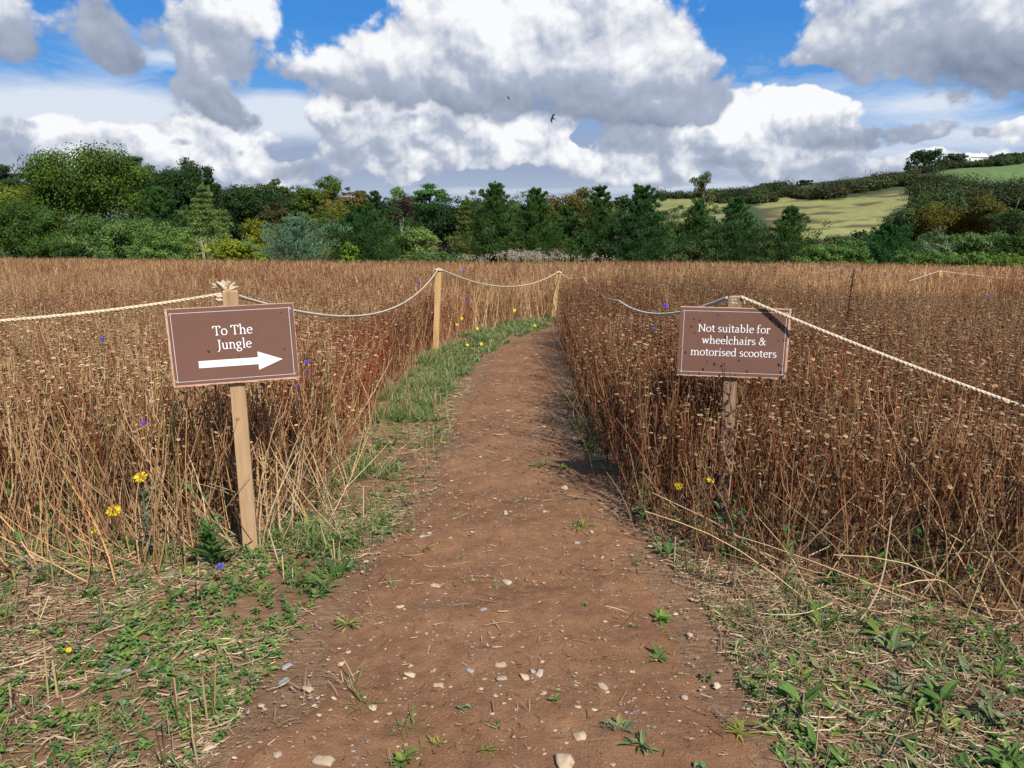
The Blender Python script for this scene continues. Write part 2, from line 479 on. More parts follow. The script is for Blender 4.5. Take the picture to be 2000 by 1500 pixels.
def wood_mat(name, a, b_, grain=(40, 40, 2.2), rough=0.75):
    m, nt, b = new_mat(name, rough)
    tc = nt.nodes.new('ShaderNodeTexCoord')
    mp = vmath(nt, 'MULTIPLY', tc.outputs['Object'], grain)
    n = noise(nt, mp, 1.0, 5, 0.6, dim='3D', dist=0.6); n2 = noise(nt, tc.outputs['Object'], 5.0, 3, 0.5, dim='3D')
    c = mixc(nt, (n * 0.7 + n2 * 0.3).lin(0.35, 0.65), a, b_)
    n4 = noise(nt, vmath(nt, 'MULTIPLY', tc.outputs['Object'], (grain[0] * 2.2, grain[1] * 2.2, grain[2] * 1.2)), 1.0, 2, 0.5, dim='3D')
    c = mixc(nt, n4.lin(0.58, 0.68) * 0.4, c, tuple(v * 0.45 for v in a))
    nt.links.new(c, b.inputs['Base Color'])
    bp = nt.nodes.new('ShaderNodeBump'); bp.inputs['Strength'].default_value = 0.25; bp.inputs['Distance'].default_value = 0.003
    nt.links.new(n.s, bp.inputs['Height']); nt.links.new(bp.outputs[0], b.inputs['Normal'])
    return m


M_wood_y = wood_mat('pale treated pine', (0.42, 0.25, 0.10), (0.60, 0.39, 0.18))
M_wood_t = wood_mat('tan stake', (0.33, 0.21, 0.115), (0.45, 0.30, 0.17))
M_wood_g = wood_mat('weathered stake', (0.19, 0.115, 0.075), (0.32, 0.21, 0.14))
M_ply = wood_mat('plywood edge', (0.42, 0.24, 0.16), (0.62, 0.40, 0.29), grain=(6, 90, 90))


def panel_mat(name, c0, c1, rough, spec):
    m, nt, b = new_mat(name, rough); b.inputs['Specular IOR Level'].default_value = spec
    tc = nt.nodes.new('ShaderNodeTexCoord'); P = tc.outputs['Object']
    n = noise(nt, P, 6, 4, 0.6, dim='3D')
    n2 = noise(nt, vmath(nt, 'MULTIPLY', P, (700, 700, 700)), 1.0, 1, 0.5, dim='3D')
    c = mixc(nt, (n * 0.8 + n2 * 0.2).lin(0.3, 0.7), c0, c1)
    nt.links.new(c, b.inputs['Base Color'])
    b.inputs['Roughness'].default_value = rough
    return m


M_panel = panel_mat('brown printed panel', (0.140, 0.070, 0.050), (0.166, 0.084, 0.061), 0.62, 0.35)
M_paint, _nt, _b = new_mat('white lettering', 0.5); _b.inputs['Base Color'].default_value = (0.82, 0.82, 0.82, 1)
M_drop, _nt, _b = new_mat('damp spot', 0.4); _b.inputs['Base Color'].default_value = (0.07, 0.022, 0.014, 1)


def rope_mat(name, a, b_):
    m, nt, b = new_mat(name, 0.9)
    tc = nt.nodes.new('ShaderNodeTexCoord')
    n = noise(nt, tc.outputs['Object'], 160, 3, 0.6, dim='3D'); n2 = noise(nt, tc.outputs['Object'], 9, 3, 0.6, dim='3D')
    nt.links.new(mixc(nt, (n * 0.6 + n2 * 0.4).lin(0.35, 0.65), a, b_), b.inputs['Base Color'])
    return m


M_rope = rope_mat('manila rope', (0.45, 0.355, 0.235), (0.66, 0.56, 0.41))
M_rope_w = rope_mat('weathered rope', (0.44, 0.375, 0.285), (0.64, 0.56, 0.44))


# ------------------------------------------------------------------ tagging
def tag(o, label=None, cat=None, group=None, kind=None):
    if label: o['label'] = label
    if cat: o['category'] = cat
    if group: o['group'] = group
    if kind: o['kind'] = kind
    return o


def empty(name, loc, label=None, cat=None, group=None):
    o = bpy.data.objects.new(name, None); o.location = loc; o.empty_display_size = 0.2
    col.objects.link(o); return tag(o, label, cat, group)


# ------------------------------------------------------------------ the land
def rampaxis(lo, hi, fine_lo, fine_hi, step, growth=1.12):
    a = list(np.arange(fine_lo, fine_hi + 1e-6, step)); s = step; v = a[-1]
    while v < hi: s *= growth; v += s; a.append(v)
    s = step; v = a[0]; pre = []
    while v > lo: s *= growth; v -= s; pre.append(v)
    return np.array(pre[::-1] + a)


def grid(mb, X, Y, Z, C):
    r, c = X.shape
    i = np.arange(r - 1)[:, None] * c + np.arange(c - 1)[None, :]
    F = np.stack([i, i + 1, i + c + 1, i + c], -1).reshape(-1, 4)
    mb.add(np.stack([X, Y, Z], -1).reshape(-1, 3), F, C)


def surf(x, y):
    """height of the soil, with its humps near the camera"""
    x, y = np.asarray(x, float), np.asarray(y, float)
    return gz(x, y) + (1 - sstep(15, 40, np.hypot(x, y))) * ((vnoise(x * 1.4, y * 1.4, 5, 2) - .5) * 0.06 + (vnoise(x * 6, y * 6, 9, 1) - .5) * 0.022)


xs = rampaxis(-2500, 2500, -4.5, 4.5, 0.04); ys = rampaxis(-40, 4500, 1.2, 11, 0.04)
X, Y = np.meshgrid(xs, ys)
Z = np.where(Y > 130, np.minimum(gz(X, Y), gz(X, np.full_like(Y, 130.0)) - 0.3 - 8 * sstep(130, 200, Y)), surf(X, Y))
Z = Z + (1 - sstep(6, 12, np.hypot(X, Y))) * (vnoise(X * 12, Y * 12, 19, 1) - .5) * 0.010
mb = MB(); grid(mb, X, Y, Z, (0.2, 0.1, 0.05))
tag(mb.build('ground', M_soil, smooth=True), kind='structure')

PATH_L = land_poly([(290, 1700), (405, 1500), (500, 1350), (572, 1230), (672, 1120), (772, 1030), (830, 950), (866, 880), (896, 800), (925, 735), (952, 695), (1000, 665), (1062, 643)]) + [(1.9, 15.6), (4.5, 16.4), (9.0, 16.8)]
PATH_R = land_poly([(1640, 1700), (1530, 1500), (1450, 1340), (1395, 1220), (1330, 1120), (1252, 1040), (1196, 960), (1144, 890), (1106, 820), (1086, 745), (1084, 700), (1092, 668), (1104, 648)]) + [(2.3, 14.0), (4.8, 14.8), (9.0, 15.2)]
PATH_L = [(-1.9, -4.0), (-1.5, 0.5)] + PATH_L; PATH_R = [(1.9, -4.0), (1.4, 0.5)] + PATH_R


def resample(pts, n):
    p = np.array(pts); k = np.linspace(0, len(p) - 1, n); i = np.arange(len(p))
    # Catmull-like smoothing
    from_k = lambda q: np.stack([np.interp(q, i, p[:, 0]), np.interp(q, i, p[:, 1])], 1)
    out = sum(from_k(np.clip(k + d, 0, len(p) - 1)) for d in (-.45, -.25, 0, .25, .45)) / 5
    return out


nr, ncx = 520, 84
Lp, Rp = resample(PATH_L, nr), resample(PATH_R, nr)
s = np.linspace(-0.06, 1.06, ncx)[None, :]
PX = Lp[:, None, 0] * (1 - s) + Rp[:, None, 0] * s; PY = Lp[:, None, 1] * (1 - s) + Rp[:, None, 1] * s
edge = np.minimum(s, 1 - s) + (vnoise(PX * 2.5, PY * 2.5, 21, 5) - .5) * 0.34
prof = sstep(-0.04, 0.14, edge)
PZ = surf(PX, PY) - 0.026 + prof * 0.040 \
    + ((vnoise(PX * 9, PY * 9, 31, 2) - .5) * 0.014 + (vnoise(PX * 26, PY * 26, 33, 1) - .5) * 0.007 + (vnoise(PX * 60, PY * 60, 35, 1) - .5) * 0.004)
mb = MB(); grid(mb, PX, PY, PZ, (0.2, 0.1, 0.05))
tag(mb.build('path', M_path, smooth=True), kind='structure')
path_poly = [tuple(p) for p in Lp] + [tuple(p) for p in Rp[::-1]]
path_poly = path_poly[::4]


# field borders on the land
FL = land_poly([(-700, 1085), (0, 1062), (250, 1066), (400, 1068), (500, 1050), (590, 1005), (672, 925), (712, 835), (755, 765), (800, 715), (842, 686), (905, 656), (1000, 632), (1085, 618)]) + \
    [(1.95, 18.2), (4.0, 18.6), (48, 19.5)]
FR = land_poly([(1104, 655), (1098, 690), (1112, 740), (1138, 800), (1168, 870), (1200, 945), (1272, 1040), (1390, 1100), (1560, 1132), (1760, 1170), (2000, 1205), (2700, 1260)]) + \
    [(9, 3.0), (45, 5.0), (48, 14.2), (12, 14.2), (3.2, 13.6), (1.7, 13.4)]
FAR_Y = lambda x: 47.0 - 0.16 * np.clip(x, -60, 60) + 2.0 * np.sin(x * 0.13)
field_left = FL + [(48, 70), (-70, 70), (-70, FL[0][1])]
field_right = FR


def in_field(x, y):
    l = pip(field_left, x, y) & (y < FAR_Y(x)); r = pip(field_right, x, y)
    return l, r


# ------------------------------------------------------------------ hills across the valley
hx = np.arange(-420, 760, 4.0); hy = np.concatenate([np.arange(128, 460, 3.0), np.arange(462, 900, 20.0)])
X, Y = np.meshgrid(hx, hy)
Z = gz(X, Y) - 0.02 * np.clip(Y - 430, 0, None) + (vnoise(X * .03, Y * .03, 41) - .5) * 1.6 * sstep(150, 220, Y)
Z = np.where(Y < 131, Z - 2, Z)
scrub = np.array([0.045, 0.060, 0.022]); C = scrub * (0.7 + 0.7 * vnoise(X * .09, Y * .09, 43, 4))[..., None]
gold = np.array([0.205, 0.205, 0.068]); green = np.array([0.105, 0.165, 0.050]); bracken = np.array([0.085, 0.056, 0.026])
f_gold = [land_poly([(1478, 388), (1540, 383), (1560, 388), (1600, 390), (1690, 380), (1742, 370), (1788, 376), (1752, 420), (1722, 448), (1690, 462), (1640, 478), (1560, 490), (1530, 470), (1500, 440)]),
          land_poly([(1180, 398), (1300, 389), (1372, 387), (1440, 392), (1420, 420), (1400, 440), (1338, 444), (1200, 440)])]
f_green = [land_poly([(1770, 352), (1800, 344), (1900, 326), (2060, 308), (2300, 290), (2300, 392), (2060, 384), (1960, 372), (1880, 368), (1830, 361)]),
           land_poly([(1590, 366), (1660, 357), (1700, 352), (1690, 358), (1610, 369)])]
for pl in f_gold:
    k = pip(pl, X + (vnoise(X * .06, Y * .06, 3) - .5) * 6, Y + (vnoise(X * .06, Y * .06, 4) - .5) * 10)
    c = gold * (0.85 + 0.35 * vnoise(X * .05, Y * .05, 45))[..., None]
    br = sstep(.55, .62, vnoise(X * .06 + Y * .016, Y * .17 - X * .045, 47, 3)) * sstep(-25, 40, 345 - Y + (X - 130) * .25) * .9
    c = c * (1 - br[..., None]) + bracken * br[..., None]
    C = np.where(k[..., None], c, C)
for pl in f_green:
    k = pip(pl, X, Y)
    C = np.where(k[..., None], green * (0.85 + 0.3 * vnoise(X * .03, Y * .03, 49))[..., None], C)
M_hill = tint_mat('hill pasture', 0.95, var=0.22, scale=0.35)
mb = MB(); grid(mb, X, Y, Z, C.reshape(-1, 3))
tag(mb.build('hills', M_hill, smooth=True), kind='structure')


# ------------------------------------------------------------------ trees
def hsv(c, rg, n, v=0.25, h=0.10):
    """n colours around c"""
    k = 1 + (rg.random((n, 1)) - .5) * 2 * v
    hue = (rg.random((n, 1)) - .5) * 2 * h
    return np.clip(np.array(c)[None, :] * k * np.concatenate([1 + hue, np.ones((n, 1)), 1 - hue], 1), 0.002, 1)


def clump_leaves(mb, cen, rad, n, size, c, rg, up=0.35, hang=False):
    """leaves in the outer shell of many ellipsoidal clumps: cen [K,3], rad [K,3]"""
    K = len(cen); vol = rad.prod(1) ** (2 / 3); idx = rg.choice(K, n, p=vol / vol.sum())
    d = rg.normal(size=(n, 3)); d[:, 2] = d[:, 2] * 0.9 + up * 0.4
    d /= np.linalg.norm(d, axis=1, keepdims=True)
    r = rg.random((n, 1)) ** 0.38 * (0.80 + 0.45 * rg.random((n, 1)))
    p = cen[idx] + d * r * rad[idx]
    nn = d * 1.0 + rg.normal(size=(n, 3)) * 0.42 + np.array([0, 0, up])
    cc = c[idx % len(c)] * (1 + (rg.random((n, 1)) - .5) * 0.55)
    s = size * rg.uniform(0.6, 1.3, n)
    rhombs(mb, p, nn, s, s * rg.uniform(.45, .75, n), cc, rg)


def limbs(mb, base, cen, r0, c, rg, k=9):
    """a few boughs from the trunk to clump centres"""
    pick = rg.choice(len(cen), min(k, len(cen)), replace=False)
    P = []
    for i in pick:
        t = rg.uniform(.25, .7); a = base * (1 - t) + np.array([base[0], base[1], cen[i][2]]) * t
        q = np.linspace(0, 1, 5)[:, None]; m = a * (1 - q) + cen[i] * q
        m[:, 2] += np.sin(q[:, 0] * np.pi) * 0.12 * np.linalg.norm(cen[i] - a); P.append(m)
    tubes(mb, np.array(P), np.linspace(.4, .12, 5)[None, :] * r0, np.array(c), 5)


TREES = []


def tree(px, top, wpx, dist, kind, c, label, cat='tree', group='trees beyond the field', name=None, dens=1.0, seed=None, base=None, var=0.28):
    rg = np.random.default_rng(seed if seed is not None else int(px * 7 + top * 3 + dist))
    t = at(px, top, dist); x, y = t.x, t.y
    z0 = float(gz(x, y)) - 0.25 if base is None else base
    H = max(t.z - z0, 1.0) * (1.05 if kind in ('broad', 'shrub') else 1.0); W = wpx * 1.14 / FPX * dist; r = W / 2
    names = dict(broad='broadleaf_tree', pine='pine_tree', flat='umbrella_pine', thin='tall_sparse_tree', dead='bare_tree', shrub='shrub', larch='conifer_tree')
    root = empty(name or names[kind], (x, y, z0), label, cat, group)
    LS = float(np.clip(dist * 0.00140, .075, .5)); tap, ris = rg.uniform(1.0, 1.55), rg.uniform(.45, .8); b0 = np.zeros(3)
    tr, cr = MB(), MB()
    bark = np.array([0.10, 0.075, 0.055])
    c = np.array(c); c = c * [1.18, 1.36, 1.05] * (.88 if c[0] > .12 else 1.0)
    if kind in ('broad', 'shrub'):
        low = 0.02 if kind == 'shrub' else 0.10
        n = int(44 + W * 5.0)
        d = rg.normal(size=(n, 3)); d[:, 1] *= .9; d /= np.linalg.norm(d, axis=1, keepdims=True)
        d[:, 2] = np.where(d[:, 2] < -.35, -d[:, 2], d[:, 2]); d = np.sign(d) * np.abs(d) ** .72; d[:, 2] = np.minimum(d[:, 2], .98)
        f = rg.uniform(.55, .86, (n, 1)); f[: n // 3] *= rg.uniform(.3, .8, (n // 3, 1))
        mid = np.array([0, 0, H * (0.46 + low)]); ell = np.array([r, r * .85, H * (0.54 - low)])
        wob = 1 + 0.22 * np.sin(d[:, :1] * 3.1 + rg.uniform(0, 6)) * np.cos(d[:, 2:3] * 2.3 + rg.uniform(0, 6))
        cen = mid + d * f * ell * wob
        cr_r = rg.uniform(.13, .27, (n, 1)) * min(r, H * .6) * np.array([[1.1, 1.1, .72]])
        skirt = rg.uniform(0, 2 * np.pi, n // 2)
        cs = np.stack([np.cos(skirt) * r * .80, np.sin(skirt) * r * .66, H * rg.uniform(.04, .42, n // 2)], 1)
        core = np.clip(rg.normal(size=(n // 3, 3)), -1.5, 1.5) * [r * .34, r * .3, H * .17] + mid          # inner growth
        cen = np.concatenate([cen, core]); cr_r = np.concatenate([cr_r, cr_r[: len(core)] * 1.2])
        cen = np.concatenate([cen, cs]); cr_r = np.concatenate([cr_r, cr_r[: len(cs)]])
        cols = hsv(c, rg, len(cen), var, .12)
        area = W * H * 2.6; need = area / (LS * LS) * 1.5 * dens; nl = int(np.clip(need, 300, 52000)); LS *= max(1.0, (need / nl) ** .5)
        clump_leaves(cr, cen, cr_r, nl, LS, cols, rg)
        top_z = H * .75
        tubes(tr, [[(0, 0, -.2), (0, 0, top_z * .3), (r * .05, 0, top_z * .6), (r * .08, 0, top_z)]], np.array([[.045, .034, .022, .006]]) * (H + W) * .5, bark, 8)
        limbs(tr, np.array([0, 0, H * .15]), cen, .02 * H, bark, rg, 10)
    elif kind in ('pine', 'larch'):
        lev = int(9 + H * .9); P, cen, rad, upv = [], [], [], []
        for k in range(lev):
            t_ = (k + .4) / lev; zz = H * (0.05 + 0.93 * t_)
            rr = r * 1.12 * (1 - t_ ** tap) * rg.uniform(.65, 1.2) + .10 * r
            nb = int(4 + 4 * (1 - t_)) + 1
            for a in np.arange(nb) * 2 * np.pi / nb + rg.uniform(0, 6):
                L_ = rr * rg.uniform(.45, 1.25); rise = (ris if kind == 'pine' else -.05) * L_
                e = np.array([np.cos(a) * L_, np.sin(a) * L_ * .9, zz + rise * rg.uniform(.5, 1.2)])
                P.append([(0, 0, zz - .12 * L_), e * [.5, .5, 0] + [0, 0, zz + rise * .2], e])
                for q in (.45, .75, 1.0):
                    cen.append(np.array([e[0] * q, e[1] * q, zz + (e[2] - zz) * q * q])); rad.append((.21 * (1.15 - .35 * q)) * max(rr, .25 * r) + .10)
        cen = np.array(cen); rad = np.array(rad)[:, None] * np.array([[1, 1, .62]])
        cols = hsv(c, rg, len(cen), var * .8, .10)
        nl = int(np.clip(W * H * 3.4 / (LS * LS) * dens, 400, 46000))
        idx = rg.choice(len(cen), nl); dd = rg.normal(size=(nl, 3)); dd /= np.linalg.norm(dd, axis=1, keepdims=True)
        p = cen[idx] + dd * rg.random((nl, 1)) ** .5 * rad[idx]
        al = dd * .7 + np.array([0, 0, .75 if kind == 'pine' else -.35]) + cen[idx] * [1, 1, 0] / max(r, .1) * .5 + rg.normal(size=(nl, 3)) * .25
        nn = rg.normal(size=(nl, 3)) + np.array([0, -.4, .6])
        s = LS * rg.uniform(.8, 1.7, nl)
        rhombs(cr, p, nn, s, s * .26, cols[idx] * (1 + (rg.random((nl, 1)) - .5) * .5), rg, along=al)
        # leading shoots (candles)
        m = 7; ca = rg.uniform(0, 6.28, m); cp = np.stack([np.cos(ca) * r * .28 * rg.random(m), np.sin(ca) * r * .28 * rg.random(m), H * rg.uniform(.80, .97, m)], 1); cp[0] = (0, 0, H * .95)
        k = 60; ii = np.repeat(np.arange(m), k); hh = rg.random(m * k)
        p = cp[ii] + np.stack([rg.normal(size=m * k) * .05 * (1.6 - hh) * r * .5, rg.normal(size=m * k) * .05 * r * .5, (hh - .5) * .11 * H], 1)
        rhombs(cr, p, rg.normal(size=(m * k, 3)), LS * .9, LS * .28, cols[ii] * 1.1, rg, along=rg.normal(size=(m * k, 3)) * .5 + [0, 0, 1])
        tubes(tr, [[(0, 0, -.2), (0, 0, H * .4), (0, 0, H * .97)]], np.array([[.022, .015, .003]]) * H, bark, 7)
        tubes(tr, np.array(P), np.array([[.006, .004, .002]]) * H, bark, 4)
    elif kind == 'flat':
        crown_h = H * .34; n = 22
        a = rg.uniform(0, 6.28, n); rr = r * np.sqrt(rg.random(n)) * .9
        zz = H - crown_h * (.15 + .75 * (rr / r) ** 1.5) - rg.random(n) * crown_h * .25
        cen = np.stack([np.cos(a) * rr, np.sin(a) * rr * .9, zz], 1)
        rad = rg.uniform(.20, .34, (n, 1)) * r * np.array([[1.15, 1.15, .36]])
        cols = hsv(c, rg, n, .22, .08)
        clump_leaves(cr, cen, rad, int(np.clip(W * crown_h * 3.4 / (LS * LS), 500, 9000)), LS, cols, rg, up=.7)
        tubes(tr, [[(0, 0, -.2), (.03 * H, 0, H * .3), (-.01 * H, 0, H * .6), (.02 * H, 0, H * .84)]], np.array([[.024, .019, .015, .008]]) * H, bark * 1.2, 8)
        P = []
        for i in range(n):
            a0 = np.array([.0, 0, H * rg.uniform(.5, .8)]); q = np.linspace(0, 1, 5)[:, None]; m_ = a0 * (1 - q) + cen[i] * q
            m_[:, 2] -= np.sin(q[:, 0] * np.pi) * .05 * H; P.append(m_)
        tubes(tr, np.array(P), np.array([[.009, .007, .005, .004, .002]]) * H, bark * 1.1, 5)
    elif kind == 'thin':
        n = 40; zz = H * rg.uniform(.62, .99, n); a = rg.uniform(0, 6.28, n); rr = r * rg.uniform(.2, 1.0, n) * np.sin(np.clip((zz / H - .45) / .6, 0, 1) * 3.0 + .1)
        cen = np.stack([np.cos(a) * rr, np.sin(a) * rr, zz], 1)
        clump_leaves(cr, cen, np.full((n, 3), r * .20) * [1, 1, .7], int(2600 * dens), LS * .8, hsv(c, rg, n, .3), rg)
        tubes(tr, [[(0, 0, -.2), (.02 * W, 0, H * .5), (0, 0, H * .97)]], np.array([[.012, .009, .003]]) * H, bark * 1.5, 6)
        q = np.linspace(0, 1, 4)[None, :, None]; a0 = np.stack([cen[:, 0] * 0, cen[:, 1] * 0, cen[:, 2] - H * .08], 1)
        tubes(tr, a0[:, None, :] * (1 - q) + cen[:, None, :] * q, np.array([[.005, .004, .003, .002]]) * H, bark * 1.5, 4)
    elif kind == 'dead':
        P, R_ = [], []
        def grow(p0, d, L_, rad, depth):
            q = [p0]; d = d / np.linalg.norm(d)
            for _ in range(4):
                d = d + rg.normal(size=3) * .16 + np.array([0, 0, .05]); d /= np.linalg.norm(d); q.append(q[-1] + d * L_ / 4)
            P.append(q); R_.append(np.linspace(rad, rad * .5, 5))
            if depth:
                for _ in range(3): grow(q[rg.integers(2, 5)], d + rg.normal(size=3) * .6, L_ * .62, rad * .5, depth - 1)
        for _ in range(4): grow(b0 + rg.normal(size=3) * .1 * r, np.array([rg.normal() * .35, rg.normal() * .3, 1.]), H * .55, .016 * H, 3)
        P, R_ = np.array(P), np.array(R_); sc_ = H / P[..., 2].max(); P[..., 2] *= sc_; P[..., 0] *= r / np.abs(P[..., 0]).max()
        tubes(tr, P, R_, c, 4)
    tr.build('trunk', M_bark, root)
    if cr.n: cr.build('crown', M_tree, root)
    return root


OLIVE, MID, DARKP, PINE = (0.075, 0.100, 0.022), (0.060, 0.095, 0.024), (0.028, 0.050, 0.019), (0.048, 0.088, 0.026)
PALE, YEL, BLUE, RUST, PURP = (0.150, 0.190, 0.065), (0.210, 0.225, 0.030), (0.105, 0.165, 0.120), (0.155, 0.105, 0.035), (0.050, 0.028, 0.030)
GREY, BRUSH, DOLIVE = (0.135, 0.160, 0.095), (0.095, 0.150, 0.045), (0.062, 0.072, 0.024)
# far row, left to right
tree(8, 306, 90, 100, 'flat', DARKP, 'dark flat-topped pine at the far left edge, behind the big round tree')
tree(62, 300, 62, 104, 'flat', DARKP, 'small dark pine crown peeping out left of the big round tree')
tree(244, 285, 90, 100, 'flat', (.040, .062, .022), 'domed umbrella pine showing above the right shoulder of the big round tree')
tree(330, 318, 150, 92, 'broad', DARKP, 'wide dark evergreen right of the umbrella pine on the skyline')
tree(405, 326, 86, 88, 'pine', DARKP, 'dark blunt-topped conifer behind the pale feathery conifer')
tree(520, 342, 66, 98, 'broad', DOLIVE, 'small brownish round treetop rising behind the dark evergreen, left of centre skyline')
tree(490, 354, 120, 86, 'broad', (.030, .052, .020), 'dark evergreen with ragged top right of the pale feathery conifer')
tree(586, 366, 66, 94, 'broad', DOLIVE, 'narrow dull green treetop left of the tall olive dome', dens=.8)
tree(614, 349, 92, 90, 'broad', OLIVE, 'tall olive domed tree on the skyline left of the rust-coloured crown')
tree(656, 378, 60, 86, 'broad', (.150, .120, .035), 'small yellowing tree between the olive dome and the rust-coloured crown')
tree(690, 362, 62, 100, 'broad', RUST, 'round rust-coloured autumn crown on the skyline')
tree(800, 376, 90, 98, 'broad', (.070, .110, .026), 'rounded green tree just left of the flat-topped pine')
tree(836, 346, 92, 90, 'flat', (.060, .125, .030), 'bright green flat-topped pine with bare crooked limbs standing on the skyline')
tree(770, 384, 96, 84, 'broad', PURP, 'dark purple copper beech between green trees')
tree(732, 372, 96, 80, 'pine', (.036, .066, .026), 'tall dark green conifer left of the purple beech')
tree(868, 388, 130, 80, 'broad', (.024, .044, .018), 'very dark evergreen mass below the flat-topped pine')
tree(930, 388, 80, 102, 'broad', (.060, .080, .035), 'distant dull green crown behind the ivy-clad tree')
tree(910, 384, 76, 72, 'larch', (.110, .115, .032), 'ivy-clad yellowish tree left of the row of young pines')
tree(1100, 368, 130, 92, 'broad', (.105, .085, .028), 'wide rusty oak crown behind the row of young pines')
tree(1000, 392, 110, 84, 'broad', (.070, .095, .030), 'green tree filling the gap behind the two tallest young pines')
tree(1376, 336, 62, 120, 'thin', (.095, .120, .040), 'tall spindly tree with bare trunk on the skyline', dens=1.0)
for px, top, w, d, kc, lab in ((286, 330, 110, 96, (.030, .054, .022), 'dark evergreen just right of the umbrella pine, left part of the wide dark crowns'), (372, 322, 110, 95, (.034, .056, .024), 'dark evergreen filling the skyline above the pale feathery conifer'), (452, 360, 130, 108, (.034, .056, .022), 'dark tree in the gap between the blunt conifer and the ragged evergreen'), (556, 366, 120, 108, (.040, .060, .024), 'dull dark tree filling the skyline left of the olive dome'),
                              (636, 380, 130, 110, (.085, .085, .030), 'yellow-brown tree behind the small yellowing one'), (742, 384, 130, 110, (.050, .070, .026), 'dark green tree behind the tall dark conifer'),
                              (905, 390, 120, 112, (.060, .078, .036), 'grey-green distant tree behind the ivy-clad one'), (1010, 388, 150, 110, (.050, .072, .030), 'distant tree behind the first young pines'),
                              (1300, 420, 120, 100, (.070, .085, .030), 'low olive tree behind the widest young pine'), (1150, 396, 130, 112, (.080, .085, .030), 'olive crown right of the rusty oak'), (1430, 424, 130, 96, (.060, .078, .030), 'dark tree behind the lighter green young pine')):
    tree(px, top, w, d, 'broad', kc, lab)
# middle row
tree(162, 294, 236, 74, 'broad', (.068, .098, .020), 'huge round green tree at the left, the largest in the wood', dens=1.25)
tree(14, 352, 120, 70, 'broad', (.130, .150, .026), 'yellow-green tree at the left edge in front of the dark pine')
tree(40, 398, 130, 66, 'broad', (.050, .085, .022), 'dark green bushy tree below the yellow-green one at the left edge')
tree(310, 364, 140, 70, 'pine', (.044, .088, .026), 'mid green bushy pine right of the huge round tree', dens=1.3)
tree(395, 356, 104, 66, 'larch', PALE, 'pale feathery conifer with a pointed top', dens=1.2)
tree(545, 404, 80, 76, 'broad', (.055, .052, .024), 'dull brownish low tree behind the yellow-olive bush')
tree(650, 394, 90, 78, 'broad', (.120, .115, .030), 'yellow-tinged broad tree below the rust-coloured crown')
tree(706, 404, 165, 62, 'pine', (.036, .078, .024), 'big bushy deep green pine left of the pale yellow-green bush', dens=1.35)
tree(965, 357, 112, 64, 'pine', PINE, 'leftmost of the row of young pines, twin leading shoots', 'tree', 'row of young pines', dens=1.25)
tree(1046, 366, 124, 62, 'pine', PINE, 'second young pine from the left, broad with many shoots', 'tree', 'row of young pines', dens=1.25)
tree(1108, 402, 92, 64, 'pine', (.050, .085, .026), 'shorter yellowish pine in front of the rusty oak', 'tree', 'row of young pines', dens=1.2)
tree(1172, 361, 100, 62, 'pine', PINE, 'tall narrow young pine right of the rusty oak', 'tree', 'row of young pines', dens=1.25)
tree(1256, 364, 142, 60, 'pine', (.036, .080, .028), 'widest of the young pines, spiky top, right of the tall narrow one', 'tree', 'row of young pines', dens=1.35)
tree(1366, 390, 100, 63, 'pine', PINE, 'young pine below the spindly tree', 'tree', 'row of young pines', dens=1.25)
tree(1442, 384, 112, 61, 'pine', (.050, .095, .034), 'lighter green young pine, second from the right of its row', 'tree', 'row of young pines', dens=1.25)
tree(1546, 402, 104, 60, 'pine', PINE, 'rightmost of the row of young pines, in front of the golden pasture', 'tree', 'row of young pines', dens=1.25)
# low front growth
tree(232, 420, 180, 60, 'shrub', (.085, .130, .045), 'greyish green willow thicket in front of the huge round tree', 'shrub', 'shrubs at the field edge')
tree(110, 466, 150, 60, 'shrub', (.046, .080, .022), 'dark green thicket at the foot of the huge round tree', 'shrub', 'shrubs at the field edge')
tree(318, 446, 130, 58, 'shrub', (.100, .150, .045), 'light green thicket left of the bare pale stems', 'shrub', 'shrubs at the field edge')
tree(392, 456, 70, 57, 'dead', (.42, .36, .26), 'cluster of bare pale stems among the shrubs', 'shrub', 'shrubs at the field edge', name='bare_shrub')
tree(404, 462, 84, 58, 'shrub', (.155, .180, .050), 'straw-green bush around the bare pale stems', 'shrub', 'shrubs at the field edge')
tree(462, 464, 112, 56, 'shrub', YEL, 'bright yellow-green bush at the field edge', 'shrub', 'shrubs at the field edge')
tree(506, 430, 76, 64, 'shrub', (.190, .165, .022), 'yellow-olive bush left of the blue-grey tree', 'shrub', 'shrubs at the field edge')
tree(578, 424, 118, 58, 'pine', BLUE, 'silvery blue-green pine between the yellow bush and the big deep green pine', 'tree', 'trees beyond the field', dens=1.1)
tree(682, 472, 40, 55, 'shrub', (.130, .190, .030), 'small bright green sapling before the big deep green pine', 'shrub', 'shrubs at the field edge')
tree(812, 440, 92, 64, 'shrub', PALE, 'pale yellow-green bush below the purple beech', 'shrub', 'shrubs at the field edge')
tree(790, 416, 40, 66, 'dead', (.36, .32, .26), 'bare grey branches beside the pale yellow-green bush', 'tree', 'trees beyond the field')
tree(850, 490, 130, 55, 'shrub', (.075, .115, .050), 'low grey-green scrub below the very dark evergreen', 'shrub', 'shrubs at the field edge')
tree(1350, 470, 96, 55, 'shrub', (.055, .075, .028), 'low dark bush in front of the pine below the spindly tree', 'shrub', 'shrubs at the field edge')
tree(1608, 474, 100, 57, 'shrub', BRUSH, 'leafy green bush right of the last young pine', 'shrub', 'shrubs at the field edge')
tree(1664, 470, 84, 60, 'shrub', (.070, .120, .034), 'deeper green bush left of the dark young conifer at the right', 'shrub', 'shrubs at the field edge')
